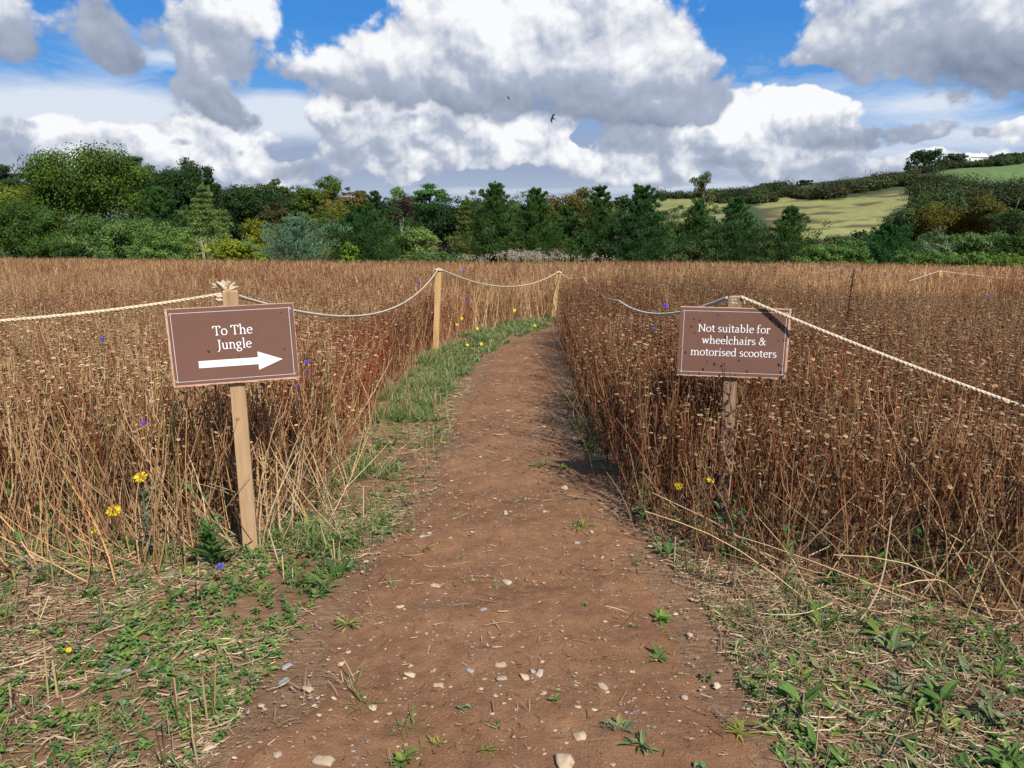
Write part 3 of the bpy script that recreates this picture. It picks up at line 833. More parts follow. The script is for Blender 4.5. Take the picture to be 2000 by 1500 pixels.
# right-hand side
tree(1782, 400, 112, 128, 'broad', (.058, .080, .036), 'rounded dark green tree beside the golden pasture, left of the olive-brown oak')
tree(1866, 394, 140, 124, 'broad', (.098, .082, .020), 'large olive-brown oak at the right')
tree(1830, 366, 100, 170, 'broad', (.055, .072, .030), 'broad dull green tree directly above the olive-brown oak')
tree(1945, 384, 100, 118, 'broad', (.085, .075, .022), 'brown-green tree right of the olive-brown oak')
tree(1995, 410, 100, 100, 'broad', (.040, .062, .022), 'dark green tree at the right edge below the pale bare tree')
tree(1976, 386, 40, 112, 'dead', (.50, .44, .34), 'pale bare dead tree at the right')
tree(1738, 440, 112, 72, 'pine', (.030, .082, .026), 'dark young conifer at the right, in front of the rounded tree', dens=1.3)
tree(1822, 454, 76, 82, 'shrub', GREY, 'silvery grey willow bush right of the dark young conifer', 'shrub', 'shrubs at the field edge')
tree(1912, 450, 120, 84, 'broad', (.100, .140, .055), 'pale green rounded tree below the olive-brown oak')
tree(1992, 458, 80, 78, 'broad', (.045, .075, .022), 'dark bushy tree at the right edge, behind the bright low scrub')
tree(1790, 488, 110, 58, 'shrub', (.085, .135, .035), 'green scrub in front of the dark young conifer', 'shrub', 'shrubs at the field edge')
tree(1880, 492, 110, 56, 'shrub', (.110, .165, .040), 'yellowish green scrub below the pale green rounded tree', 'shrub', 'shrubs at the field edge')
tree(1965, 498, 90, 54, 'shrub', (.135, .195, .040), 'brightest low scrub at the right edge of the field', 'shrub', 'shrubs at the field edge')
# ridge trees
G = 'trees on the ridge'
for (px, top, w, d, kc, lab) in [
        (1808, 294, 66, 405, (.030, .055, .026), 'big dark round tree standing out on the ridge'),
        (1866, 301, 42, 415, (.050, .070, .045), 'greyish tree between the big ridge tree and the white house'),
        (1842, 312, 30, 415, (.045, .062, .038), 'small tree tucked right of the big ridge tree'),
        (1925, 304, 40, 425, (.060, .065, .035), 'brownish tree right of the white house'),
        (1958, 300, 26, 425, (.050, .070, .035), 'narrow tree on the ridge near the right edge'),
        (1988, 298, 40, 425, (.045, .060, .028), 'dark ridge tree at the right edge of the view'),
        (1573, 352, 32, 395, (.034, .062, .028), 'dark bushy tree on the hedge below the open ridge'),
        (1522, 357, 36, 400, (.052, .072, .038), 'rounded hedge tree left of the dark bushy one'),
        (1497, 358, 26, 402, (.048, .062, .036), 'small hedge tree at the left of the rounded one'),
        (1745, 340, 34, 385, (.065, .070, .030), 'olive tree where the hedge meets the ridge'),
        (1712, 346, 40, 380, (.048, .070, .034), 'wide green tree in the hedge left of the olive one'),
        (1290, 381, 14, 430, (.04, .055, .035), 'tiny tree on the far skyline above the left pasture'),
        (1212, 378, 26, 240, (.06, .085, .05), 'pale green tree peeping between the young pines')]:
    tree(px, top, w, d, 'broad', kc, lab, group=G, dens=1.4)

# hedges and scrub that read as one mass: built as belts of leaf clumps
def belt(name, pts, n, rad, cols, label, seed, leaf=.42, per=130):
    rg = np.random.default_rng(seed); p = np.array(land_poly(pts)); k = rg.uniform(0, len(p) - 1, n); i = np.minimum(k.astype(int), len(p) - 2); f = (k - i)[:, None]
    q = p[i] * (1 - f) + p[i + 1] * f + rg.normal(size=(n, 2)) * rad * np.array([[.5, 1.1]])
    r = rad * rg.uniform(.4, 1.0, n) * np.where(rg.random(n) < .16, 1.7, 1.0)
    cen = np.stack([q[:, 0], q[:, 1], gz(q[:, 0], q[:, 1]) + r * .55], 1)
    base = np.array(cols)[rg.integers(0, len(cols), n)] * rg.uniform(.75, 1.25, (n, 1))
    m = MB(); clump_leaves(m, cen, r[:, None] * np.array([[1.15, 1.15, .9]]), n * per, leaf, base, rg)
    return tag(m.build(name, M_tree), label, 'hedge', kind='stuff')


HC = [(.045, .066, .024), (.062, .080, .028), (.036, .056, .022), (.066, .066, .030), (.062, .092, .030), (.080, .105, .036)]
belt('hedge', [(1180, 392), (1300, 388), (1375, 385), (1440, 379), (1500, 372), (1545, 372)], 110, 2.4, HC, 'long dark hedge along the skyline above the left pasture', 1)
belt('hedge_belt', [(1500, 384), (1540, 382), (1580, 387), (1620, 382), (1660, 374), (1705, 366), (1740, 360), (1780, 360), (1830, 366), (1880, 374)], 460, 2.7, HC + [(.090, .058, .036)], 'thick belt of dark scrub between golden pasture and ridge', 2)
belt('pasture_hedge', [(1385, 392), (1430, 394), (1470, 396), (1500, 392)], 90, 2.4, HC, 'bushes between the two golden pastures', 7)
belt('ridge_hedge', [(1780, 344), (1840, 332), (1900, 326), (1960, 321), (2040, 314)], 120, 2.0, HC, 'hedge along the top of the green field on the ridge', 3)
belt('field_scrub', [(1800, 378), (1860, 384), (1920, 382), (1990, 390), (2060, 398)], 260, 3.6, HC, 'dark scrub below the green field at the right', 4)
belt('valley_scrub', [(1560, 494), (1640, 488), (1700, 478), (1760, 455), (1800, 420)], 150, 1.5, HC, 'scrub along the lower edge of the golden pasture', 5, leaf=.4)


belt('slope_scrub', [(1800, 396), (1860, 394), (1920, 398), (1990, 404), (2060, 410)], 160, 3.0, HC, 'scrub on the slope below the green field at the right', 6)


# ------------------------------------------------------------------ white house on the ridge, poles
def house():
    c = at(1905, 322, 420); z0 = float(gz(c.x, c.y)) + 0.2
    root = empty('house', (c.x, c.y, z0), 'small white house with pitched roof among the trees on the ridge', 'house')
    W_, D_, H_ = 9.0, 6.0, 3.4; wh = (.75, .74, .70)
    w = MB(); box(w, (0, 0, H_ / 2), (W_, D_, H_), wh); box(w, (-5.6, .4, 2.9), (3.4, 5.0, 5.8), wh)
    w.build('wall', M_plain, root)
    r = MB(); e = .4; y0, y1, xa, xb, h = -D_ / 2 - e, D_ / 2 + e, -W_ / 2 + .6, W_ / 2 + e, 2.2
    r.add([(xa, y0, H_), (xb, y0, H_), (xb, 0, H_ + h), (xa, 0, H_ + h), (xa, y1, H_), (xb, y1, H_)], [[0, 1, 2, 3], [3, 2, 5, 4]], (.55, .55, .56))
    r.more([[0, 3, 4], [1, 5, 2]]); ro = r.build('roof', M_plain, root)
    ch = MB(); box(ch, (2.4, .2, H_ + 2.3), (.8, .8, 1.8), (.65, .6, .55)); ch.build('chimney', M_plain, ro)
    for x_, z_ in ((-1.8, 1.7), (.8, 1.7), (3.2, 1.7), (-5.6, 3.9)):
        f = MB(); yy = -D_ / 2 - .06 if x_ > -3 else -2.1 - .06
        box(f, (x_, yy, z_), (1.1, .1, 1.1), (.10, .11, .12)); f.build('window', M_plain, root)


house()
for px, py, d, h, lab in ((1689, 332, 400, 5, 'thinner of the two masts on the ridge'), (1699, 330, 400, 6, 'taller mast with crossarm on the ridge')):
    c = at(px, py + 18, d); z0 = float(gz(c.x, c.y)); t = at(px, py, d).z
    m = MB(); tubes(m, [[(c.x, c.y, z0 - .3), (c.x, c.y, (z0 + t) / 2), (c.x, c.y, t)]], np.array([[.12, .10, .08]]), (.13, .12, .12), 6)
    box(m, (c.x, c.y, t - .6), (2.0 if h == 6 else .9, .12, .12), (.13, .12, .12))
    tag(m.build('utility_pole', M_plain), lab, 'pole', 'poles on the ridge')


# ------------------------------------------------------------------ serif lettering drawn with a broad nib
def arc(cx, cy, rx, ry, a0, a1, n=14):
    return [(cx + rx * math.cos(R(a0 + (a1 - a0) * i / n)), cy + ry * math.sin(R(a0 + (a1 - a0) * i / n))) for i in range(n + 1)]


def stem(x, y0, y1): return [(x, y0), (x, y1)]


GL = {
    'o': (.50, [arc(.25, .22, .195, .215, 60, 420, 22)]),
    'e': (.46, [[(.07, .25), (.40, .25)], arc(.25, .22, .185, .215, 8, 320, 20)]),
    'n': (.56, [stem(.13, 0, .45), arc(.28, .27, .145, .165, 170, 0) + [(.425, 0)], [(.03, .015), (.23, .015)], [(.33, .015), (.53, .015)], [(.03, .41), (.13, .45)]]),
    'h': (.56, [stem(.13, 0, .72), arc(.28, .27, .145, .165, 170, 0) + [(.425, 0)], [(.03, .015), (.23, .015)], [(.33, .015), (.53, .015)], [(.03, .69), (.13, .72)]]),
    'm': (.86, [stem(.13, 0, .45), arc(.28, .27, .145, .165, 170, 0) + [(.425, 0)], arc(.575, .27, .145, .165, 170, 0) + [(.72, 0)], [(.03, .015), (.23, .015)], [(.33, .015), (.52, .015)], [(.63, .015), (.82, .015)], [(.03, .41), (.13, .45)]]),
    'u': (.55, [[(.12, .44)] + arc(.26, .17, .14, .165, 180, 350), stem(.41, 0, .44), [(.03, .43), (.12, .44)], [(.31, .43), (.41, .44)], [(.41, .015), (.52, .03)]]),
    'l': (.27, [stem(.135, 0, .72), [(.04, .015), (.24, .015)], [(.04, .69), (.135, .72)]]),
    't': (.33, [[(.145, .57), (.145, .12)] + arc(.23, .12, .085, .11, 180, 320), [(.03, .43), (.30, .43)], [(.05, .43), (.145, .56)]]),
    'i': (.27, [stem(.135, 0, .45), [(.04, .015), (.24, .015)], [(.04, .41), (.135, .45)], [(.135, .585), (.135, .675)]]),
    'r': (.40, [stem(.13, 0, .45), arc(.27, .27, .135, .165, 170, 55), [(.335, .42), (.345, .34)], [(.03, .015), (.25, .015)], [(.03, .41), (.13, .45)]]),
    's': (.38, [arc(.19, .330, .115, .105, 35, 250) + arc(.185, .118, .135, .105, 75, -150)]),
    'a': (.46, [arc(.20, .32, .12, .115, 155, 0) + [(.32, .10), (.35, .03), (.43, .04)], arc(.195, .125, .125, .125, 70, 300) + [(.32, .08)]]),
    'b': (.53, [stem(.12, .03, .72), arc(.265, .22, .185, .21, 145, -150, 18), [(.03, .69), (.12, .72)]]),
    'd': (.55, [stem(.41, 0, .72), arc(.255, .22, .19, .21, 35, 325, 18), [(.32, .69), (.41, .72)], [(.41, .015), (.51, .03)]]),
    'c': (.44, [arc(.25, .22, .185, .215, 48, 318, 18), [(.37, .36), (.375, .30)]]),
    'f': (.34, [[(.13, 0), (.13, .56)] + arc(.245, .575, .115, .13, 180, 40), [(.03, .43), (.29, .43)], [(.03, .015), (.25, .015)]]),
    'w': (.70, [[(.08, .44), (.21, .02), (.35, .42), (.48, .02), (.62, .44)], [(.01, .435), (.16, .435)], [(.54, .435), (.69, .435)], [(.27, .435), (.37, .435)]]),
    'g': (.48, [arc(.215, .31, .145, .135, 50, 410, 18), [(.33, .40), (.45, .43)], [(.15, .185), (.11, .10), (.16, .055), (.30, .04)], arc(.225, -.095, .18, .115, 60, 420, 18)]),
    'T': (.62, [stem(.31, 0, .65), [(.04, .635), (.58, .635)], [(.055, .635), (.04, .50)], [(.565, .635), (.58, .50)], [(.20, .015), (.42, .015)]]),
    'J': (.34, [[(.19, .65), (.19, .02), (.13, -.12), (.02, -.17)], [(.08, .64), (.30, .64)]]),
    'N': (.72, [stem(.12, 0, .65), [(.12, .65), (.59, .02)], stem(.59, 0, .65), [(.02, .64), (.14, .64)], [(.02, .015), (.22, .015)], [(.49, .64), (.69, .64)]]),
    '&': (.72, [arc(.30, .52, .11, .125, -60, 290, 16), [(.23, .44), (.60, .015)], arc(.26, .17, .175, .165, 110, 350, 16) + [(.50, .30), (.56, .38)], [(.47, .385), (.66, .385)], [(.52, .015), (.68, .03)]]),
    ' ': (.24, []),
}


def letter_strokes(text, size, track=0.0):
    x, out = 0.0, []
    for ch in text:
        adv, st = GL[ch]
        for s_ in st: out.append([((x + px) * size, py * size) for px, py in s_])
        x += adv + track
    return out, x * size


def stroke_mesh(mb, strokes, to3, size, z0, thick=.076, thin=.038, C=(.85, .85, .85)):
    parts = []
    for st in strokes:                                   # break at sharp corners so each limb keeps its width
        cur = [st[0]]
        for i in range(1, len(st)):
            cur.append(st[i])
            if i < len(st) - 1:
                u, v = np.subtract(st[i], st[i - 1]), np.subtract(st[i + 1], st[i])
                if np.dot(u, v) < .62 * np.linalg.norm(u) * np.linalg.norm(v): parts.append(cur); cur = [st[i]]
        parts.append(cur)
    for k, st in enumerate(parts):
        p = np.array(st, float); d = np.gradient(p, axis=0) if len(p) > 2 else np.repeat((p[1] - p[0])[None], 2, 0)
        d /= np.maximum(np.linalg.norm(d, axis=1, keepdims=True), 1e-9)
        th = np.arctan2(d[:, 1], d[:, 0]); w = (thin + (thick - thin) * np.abs(np.sin(th - R(12)))) * size
        nrm = np.stack([-d[:, 1], d[:, 0]], 1) * w[:, None] / 2
        zz = z0 + 0.00007 * (k % 9)
        V = np.concatenate([[to3(*(q), zz) for q in p + nrm], [to3(*(q), zz) for q in p - nrm]]); n = len(p)
        mb.add(V, [[i, n + i, n + i + 1, i + 1] for i in range(n - 1)], C)


def sign(base, top_z, yaw, roll, post_w, post_t, board_c, bw, bh, wood, lines, label, arrow=False, spots=()):
    """stake with a plywood board; board_c = its centre, yaw turns its face to the right"""
    root = empty('direction_sign' if arrow else 'notice_sign', base, label, 'sign')
    b = Vector(base)
    rot = Matrix.Rotation(yaw, 3, 'Z') @ Matrix.Rotation(roll, 3, 'Y')
    ex, ey, ez = (rot @ Vector(v) for v in ((1, 0, 0), (0, 1, 0), (0, 0, 1)))       # ey points away from the viewer
    bc = Vector(board_c) - b
    # stake, leaning a little, square cut with a pointed-off top
    up = (bc + ey * (post_t / 2 + .011)).copy(); up = Vector((up.x, up.y, 0)) / max(up.z, .1) + Vector((0, 0, 1))
    px_, py_ = Vector((ex.x, ex.y, 0)).normalized(), Vector((ey.x, ey.y, 0)).normalized()
    m = MB(); L = top_z - b.z
    V = [up * h + px_ * sx * post_w / 2 * k + py_ * sy * post_t / 2 * k for h, k in ((-.25, 1), (L * .35, 1), (L * .7, 1), (L - .008, 1), (L, .86)) for sx, sy in ((-1, -1), (1, -1), (1, 1), (-1, 1))]
    F = [[k * 4 + i, k * 4 + (i + 1) % 4, k * 4 + 4 + (i + 1) % 4, k * 4 + 4 + i] for k in range(4) for i in range(4)] + [[16, 17, 18, 19]]
    m.add([tuple(v) for v in V], F, (.4, .3, .2)); m.build('post', wood, root)
    rg = np.random.default_rng(int(bw * 1000 + bh * 100 + base[0] * 10))
    t = .009
    # board with slightly ragged sawn edges
    m = MB(); n = 46; per = []
    for (x0, z0), (x1, z1) in (((-.5, -.5), (.5, -.5)), ((.5, -.5), (.5, .5)), ((.5, .5), (-.5, .5)), ((-.5, .5), (-.5, -.5))):
        for i in range(n):
            q = i / n; jag = rg.uniform(-.0012, .0012) if z0 != -.5 or z1 != -.5 else rg.uniform(-.004, .001)
            x_, z_ = (x0 + (x1 - x0) * q) * bw, (z0 + (z1 - z0) * q) * bh
            per.append((x_ + (jag if x0 == x1 else 0) * (1 if x0 > 0 else -1), z_ + jag * (0 if x0 == x1 else 1) * (1 if z0 > 0 else 1)))
    N = len(per)
    V = [tuple(bc + ex * x_ + ez * z_ - ey * t) for x_, z_ in per] + [tuple(bc + ex * x_ + ez * z_) for x_, z_ in per] + [tuple(bc - ey * t), tuple(bc)]
    m.add(V, [[i, N + i, N + (i + 1) % N, (i + 1) % N] for i in range(N)], (.5, .3, .2))
    m.more([[2 * N, i, (i + 1) % N] for i in range(N)] + [[2 * N + 1, N + (i + 1) % N, N + i] for i in range(N)])
    board = m.build('board', M_ply, root)
    def to3(x, z, d): return tuple(bc + ex * x + ez * z - ey * (t + d))
    # printed panel, a thin sheet on the board, inset from the sawn edge, with damp spots of its own
    m = MB(); iw, ih, d0 = bw - .012, bh - .012, .0016
    ox, oz = (.004, .003) if arrow else (-.005, .001)
    q = [(-.5, -.5), (.5, -.5), (.5, .5), (-.5, .5)]
    m.add([to3(ox + a * iw, oz + c_ * ih, d0) for a, c_ in q] + [to3(ox + a * iw, oz + c_ * ih, -.0004) for a, c_ in q], [[0, 1, 2, 3]] + [[i, 4 + i, 4 + (i + 1) % 4, (i + 1) % 4] for i in range(4)], (.2, .09, .07))
    for i, (sx, sz, sl, sw) in enumerate(spots):
        k = 10; pts = []
        for j in range(k):
            a = j * 2 * math.pi / k; rr = rg.uniform(.6, 1.25)
            pts.append(to3(sx * bw + math.cos(a) * sw * rr, sz * bh + math.sin(a) * sl * rr, d0 + .0003))
        pts.append(to3(sx * bw, sz * bh, d0 + .0003))
        m.add(pts, [[k, j, (j + 1) % k] for j in range(k)], (.07, .02, .01), 1)
    m.build('panel', [M_panel, M_drop], board)
    # thin white border, not quite meeting at the corners
    m = MB(); e = .023; lw = .0008; hx_, hz_ = bw / 2 - e, bh / 2 - e; f = .004
    for k, (a, c_) in enumerate((((-hx_ - f, hz_), (hx_ + f, hz_)), ((hx_, hz_ + f), (hx_, -hz_ - f)), ((hx_ + f, -hz_), (-hx_ - f, -hz_)), ((-hx_, -hz_ - f), (-hx_, hz_ + f)))):
        dx, dz = (0, lw) if k % 2 == 0 else (lw, 0)
        m.add([to3(a[0] - dx, a[1] - dz, d0 + .0008 + .0001 * k), to3(c_[0] - dx, c_[1] - dz, d0 + .0008 + .0001 * k), to3(c_[0] + dx, c_[1] + dz, d0 + .0008 + .0001 * k), to3(a[0] + dx, a[1] + dz, d0 + .0008 + .0001 * k)], [[0, 1, 2, 3]], (.8, .8, .8))
    for cx_, cz_, s1, s2 in ((-hx_, hz_, -1, 1), (hx_, hz_, 1, 1), (hx_, -hz_, 1, -1), (-hx_, -hz_, -1, -1)):
        p0, p1 = np.array([cx_ + s1 * .004, cz_ + s2 * .001]), np.array([cx_ + s1 * .010, cz_ - s2 * .009]); w_ = np.array([.0010, .0008])
        m.add([to3(*(p0 - w_), d0 + .0014), to3(*(p1 - w_), d0 + .0014), to3(*(p1 + w_), d0 + .0014), to3(*(p0 + w_), d0 + .0014)], [[0, 1, 2, 3]], (.8, .8, .8))
    m.build('border', M_paint, board)
    m = MB()
    for text, size, x, z, wid in lines:
        st, w_ = letter_strokes(text, size); k = wid / w_ if wid else 1
        st = [[(px * k - w_ * k / 2 + x, py + z) for px, py in s_] for s_ in st]
        stroke_mesh(m, st, to3, size, d0 + .0008)
    m.build('lettering', M_paint, board)
    if arrow:
        m = MB(); pts = [(-.172, -.106), (.108, -.106), (.108, -.135), (.226, -.088), (.108, -.042), (.108, -.071), (-.172, -.071)]
        pts = [(x * bw / .6, z * bh / .385) for x, z in pts]
        fr = [to3(x, z, d0 + .0010) for x, z in pts]
        m.add(fr, [[0, 1, 5, 6], [2, 3, 4, 2]][:1], (.85, .85, .85)); m.more([[2, 3, 4]], 0, m.n - 7)
        m.build('arrow', M_paint, board)
    return root


gA = on_land(490, 1072)
dA = gA.y
cA = at(457, 672.5, dA - .05)
rgs = np.random.default_rng(5)
sign((gA.x, gA.y, float(surf(gA.x, gA.y)) - .02), at(445, 566, dA).z, R(15), R(-1.8), .070, .045, cA, .582, .374, M_wood_t,
     [('To The', .068, .001, .050, .182), ('Jungle', .068, .003, -.018, .158)], 'brown wooden sign reading To The Jungle with a white arrow', True,
     spots=[(-.08, .07, .006, .003), (-.20, -.07, .007, .006), (-.13, -.05, .003, .004), (.40, -.10, .007, .003), (.03, -.17, .004, .003), (.455, -.19, .005, .003), (.40, .38, .004, .004)])
dB = 4.24
cB = at(1431.5, 668.5, dB - .05)
gB = at(1412, 1010, dB); gBz = float(surf(gB.x, dB)) - .02
sp = [(x / 1000 - .5, .5 - y / 660, s, s * w) for x, y, s, w in ((185, 130, .008, .6), (345, 75, .005, .9), (820, 95, .012, .5), (900, 165, .008, 1.2), (110, 190, .007, .9), (145, 250, .005, .8), (425, 280, .011, .7),
      (770, 255, .005, 1.), (905, 300, .005, 1.), (965, 290, .012, 1.), (70, 440, .008, .9), (275, 520, .006, .8), (340, 540, .010, .8), (240, 600, .012, .7), (210, 640, .008, .8), (395, 650, .009, .7), (640, 600, .008, .8), (960, 540, .010, .8),
      (1040 - 90, 600, .010, .7), (765, 660, .009, .9), (830, 680, .012, .7), (570, 440, .007, .8), (560, 500, .008, .6), (130, 120, .006, .8), (1080 - 90, 255, .012, .4))]
sign((gB.x, dB, gBz), at(1437, 579, dB).z, R(-8), R(0.7), .072, .045, cB, .588, .384, M_wood_g,
     [('Not suitable for', .0625, .0, .056, .385), ('wheelchairs &', .0625, .003, -.010, .344), ('motorised scooters', .0625, .004, -.076, .462)],
     'brown notice reading Not suitable for wheelchairs and motorised scooters', False, spots=sp)


# ------------------------------------------------------------------ rope posts
def rope_post(px, base_y, top, tpx, w, mat, label, depth=None):
    if depth is None: g = on_land(px, base_y)
    else: g = at(px, base_y, depth)
    d = g.y; z0 = float(surf(g.x, d)); t = at(tpx, top, d)
    m = MB(); up = (t - Vector((g.x, d, z0))); L = up.length; up /= L
    V = [up * h + Vector((sx * w / 2 * k, sy * w * .36 * k, 0)) for h, k in ((-.3, 1), (L * .5, 1), (L - .01, 1), (L, .85)) for sx, sy in ((-1, -1), (1, -1), (1, 1), (-1, 1))]
    m.add([tuple(v) for v in V], [[k * 4 + i, k * 4 + (i + 1) % 4, k * 4 + 4 + (i + 1) % 4, k * 4 + 4 + i] for k in range(3) for i in range(4)] + [[12, 13, 14, 15]], (.5, .4, .2))
    o = m.build('rope_post', mat); o.location = (g.x, d, z0)
    tag(o, label, 'post', 'posts carrying the rope')
    return t


P2 = rope_post(851, 686, 524, 857, .085, M_wood_y, 'pale wooden post nearest along the left side of the path')
P3 = rope_post(1080, 622, 530, 1092, .095, M_wood_y, 'leaning pale post at the bend of the path')
P4 = rope_post(1137, 600, 541, 1139, .09, M_wood_g, 'rope post half buried in stalks right of the leaning post', depth=15.5)
P5 = rope_post(1645, 600, 524, 1645, .10, M_wood_g, 'far post barely showing above the stalks at the right', depth=26)
P6 = rope_post(1836, 600, 529, 1836, .10, M_wood_y, 'pale post top above the stalks near the right edge', depth=22)


def rope_pts(a, b, sag, n, skew=0.0):
    t = np.linspace(0, 1, n)[:, None]; a, b = np.array(a), np.array(b)
    p = a * (1 - t) + b * t
    ts = t ** (1 + skew)
    p[:, 2] -= (4 * sag * ts * (1 - ts))[:, 0]
    return p


def strands(mb, p, rad, pitch=None, C=(.6, .5, .35)):
    """three-strand laid rope along p"""
    p = np.asarray(p, float); seg = np.linalg.norm(np.diff(p, axis=0), axis=1); s = np.concatenate([[0], np.cumsum(seg)])
    n = max(int(s[-1] / (rad * 1.5)), 8); q = np.linspace(0, s[-1], n); c = np.stack([np.interp(q, s, p[:, k]) for k in range(3)], 1)
    T = np.gradient(c, axis=0); T /= np.maximum(np.linalg.norm(T, axis=1, keepdims=True), 1e-9)
    ref = np.array([0, 0, 1.]) if np.abs(T[:, 2]).mean() < .8 else np.array([1., 0, 0])
    A = np.cross(T, ref); A /= np.maximum(np.linalg.norm(A, axis=1, keepdims=True), 1e-9); B = np.cross(T, A)
    for k in range(3):
        ph = q * 2 * np.pi / (rad * (pitch or 7)) + k * 2.0944
        o = c + (A * np.cos(ph)[:, None] + B * np.sin(ph)[:, None]) * rad * .48
        # local tube with per-point frames
        ang = np.arange(6) * np.pi / 3; w = rad * .56 * (1 + .10 * np.sin(q * 900 + k))
        V = o[:, None, :] + w[:, None, None] * (A[:, None, :] * np.cos(ang)[None, :, None] + B[:, None, :] * np.sin(ang)[None, :, None])
        i = (np.arange(n - 1) * 6)[:, None]; j = np.arange(6)[None, :]; j2 = (j + 1) % 6
        mb.add(V.reshape(-1, 3), np.stack([i + j, i + j2, i + 6 + j2, i + 6 + j], -1).reshape(-1, 4), C)


def wraps(mb, top, w, rad, turns=2.2):
    a = np.linspace(0, turns * 2 * np.pi, 70); r_ = w * .64
    sq = 1 / np.maximum(np.abs(np.cos(a)), np.abs(np.sin(a))) ** .6
    p = np.stack([top[0] + np.cos(a) * r_ * sq, top[1] + np.sin(a) * r_ * .8 * sq, top[2] - .012 - a / (2 * np.pi) * rad * 1.9], 1)
    strands(mb, p, rad)


tA = np.array(at(443, 573, dA)); r0 = .0092
# left rope: from out of view to the first sign post, ending in a frayed bunch
m = MB()
e0 = np.array(at(-420, 640, dA - .35)); a0 = tA + [-.015, -.03, 0]
strands(m, rope_pts(e0, a0, .045, 60), r0)
ro = m.build('rope', M_rope, smooth=True); tag(ro, 'rope running from the To The Jungle sign out of view at the left', 'rope')
m = MB(); wraps(m, tA + [0, 0, .012], .073, .009); m.build('knot', M_rope, ro, True)
m = MB(); rg = np.random.default_rng(3); kt = tA + [.0, -.01, .008]
for i in range(44):
    a = rg.uniform(-1.2, .9); L_ = rg.uniform(.03, .068); out = np.array([math.sin(a) * .8, rg.uniform(-.45, .35), math.cos(a) * .9 + .1]); s_ = rg.choice([-1, 1])
    t = np.linspace(0, 1, 7)[:, None]; p = kt + [rg.uniform(-.012, .012), rg.uniform(-.012, .012), 0] + out * L_ * t + np.array([s_ * .03 * math.cos(a), 0, -.012]) * t ** 2 * rg.uniform(.2, 1.2)
    tubes(m, p[None], np.array([[.0035, .005, .007, .0075, .007, .006, .002]]) * rg.uniform(.6, 1.1), (.6, .5, .33), 6)
m.build('frayed_end', M_rope, ro, True)

# middle rope: first post, down and up to the second, on to the third and fourth
m = MB()
strands(m, rope_pts(tA + [.03, .02, -.01], P2, .34, 90, 0.0), .0092)
strands(m, rope_pts(P2, P3, .30, 60), .0105)
strands(m, rope_pts(P3, P4, .10, 24), .0105)
rb = m.build('rope', M_rope_w, smooth=True); tag(rb, 'sagging pale rope strung along the left side of the path between posts', 'rope')
m = MB(); pass
for p in (P2, P3):
    m = MB(); wraps(m, np.array(p) + [0, 0, .004], .085, .012, 1.6); m.build('knot', M_rope_w, rb, True)

tB = np.array(at(1436, 581, dB))
m = MB(); strands(m, rope_pts(tB + [-.03, .02, 0], np.array(at(1210, 588, 8.8)), .12, 50), .0105)
strands(m, rope_pts(np.array(at(1210, 588, 8.8)), np.array(P4), .10, 40), .0115)
tag(m.build('rope', M_rope_w, smooth=True), 'slack rope passing behind the wheelchair notice into the stalks', 'rope')
m = MB(); e1 = np.array(at(2600, 985, 3.25)); strands(m, rope_pts(tB + [.02, -.050, .006], e1, .05, 80), .0102)
rr = m.build('rope', M_rope, smooth=True); tag(rr, 'taut rope slanting down in front of the wheelchair notice to the right edge', 'rope')
m = MB(); wraps(m, tB + [0, 0, .014], .072, .009); m.build('knot', M_rope_w, rr, True)
m = MB(); strands(m, rope_pts(np.array(at(1480, 531, 27)), P5, .12, 20), .010); strands(m, rope_pts(P5, np.array(at(1960, 545, 20)), .10, 40), .009)
tag(m.build('rope', M_rope_w, smooth=True), 'far rope skimming the stalks from the barely showing post', 'rope')
m = MB(); strands(m, rope_pts(np.array(at(1775, 549, 19)), P6, .0, 20), .010); strands(m, rope_pts(P6, np.array(at(2120, 545, 24)), .10, 30), .010)
tag(m.build('rope', M_rope_w, smooth=True), 'far rope rising to a point over the pale post top near the right edge', 'rope')


# ------------------------------------------------------------------ the dried flower crop
STRAW, TAN, BROWN, RED, DARK, GRN = (np.array(c) for c in ((.56, .395, .215), (.40, .235, .115), (.24, .118, .055), (.22, .060, .034), (.105, .055, .030), (.19, .20, .05)))


def sample(n, x0, x1, y0, y1, rg): return rg.uniform(x0, x1, n), rg.uniform(y0, y1, n)


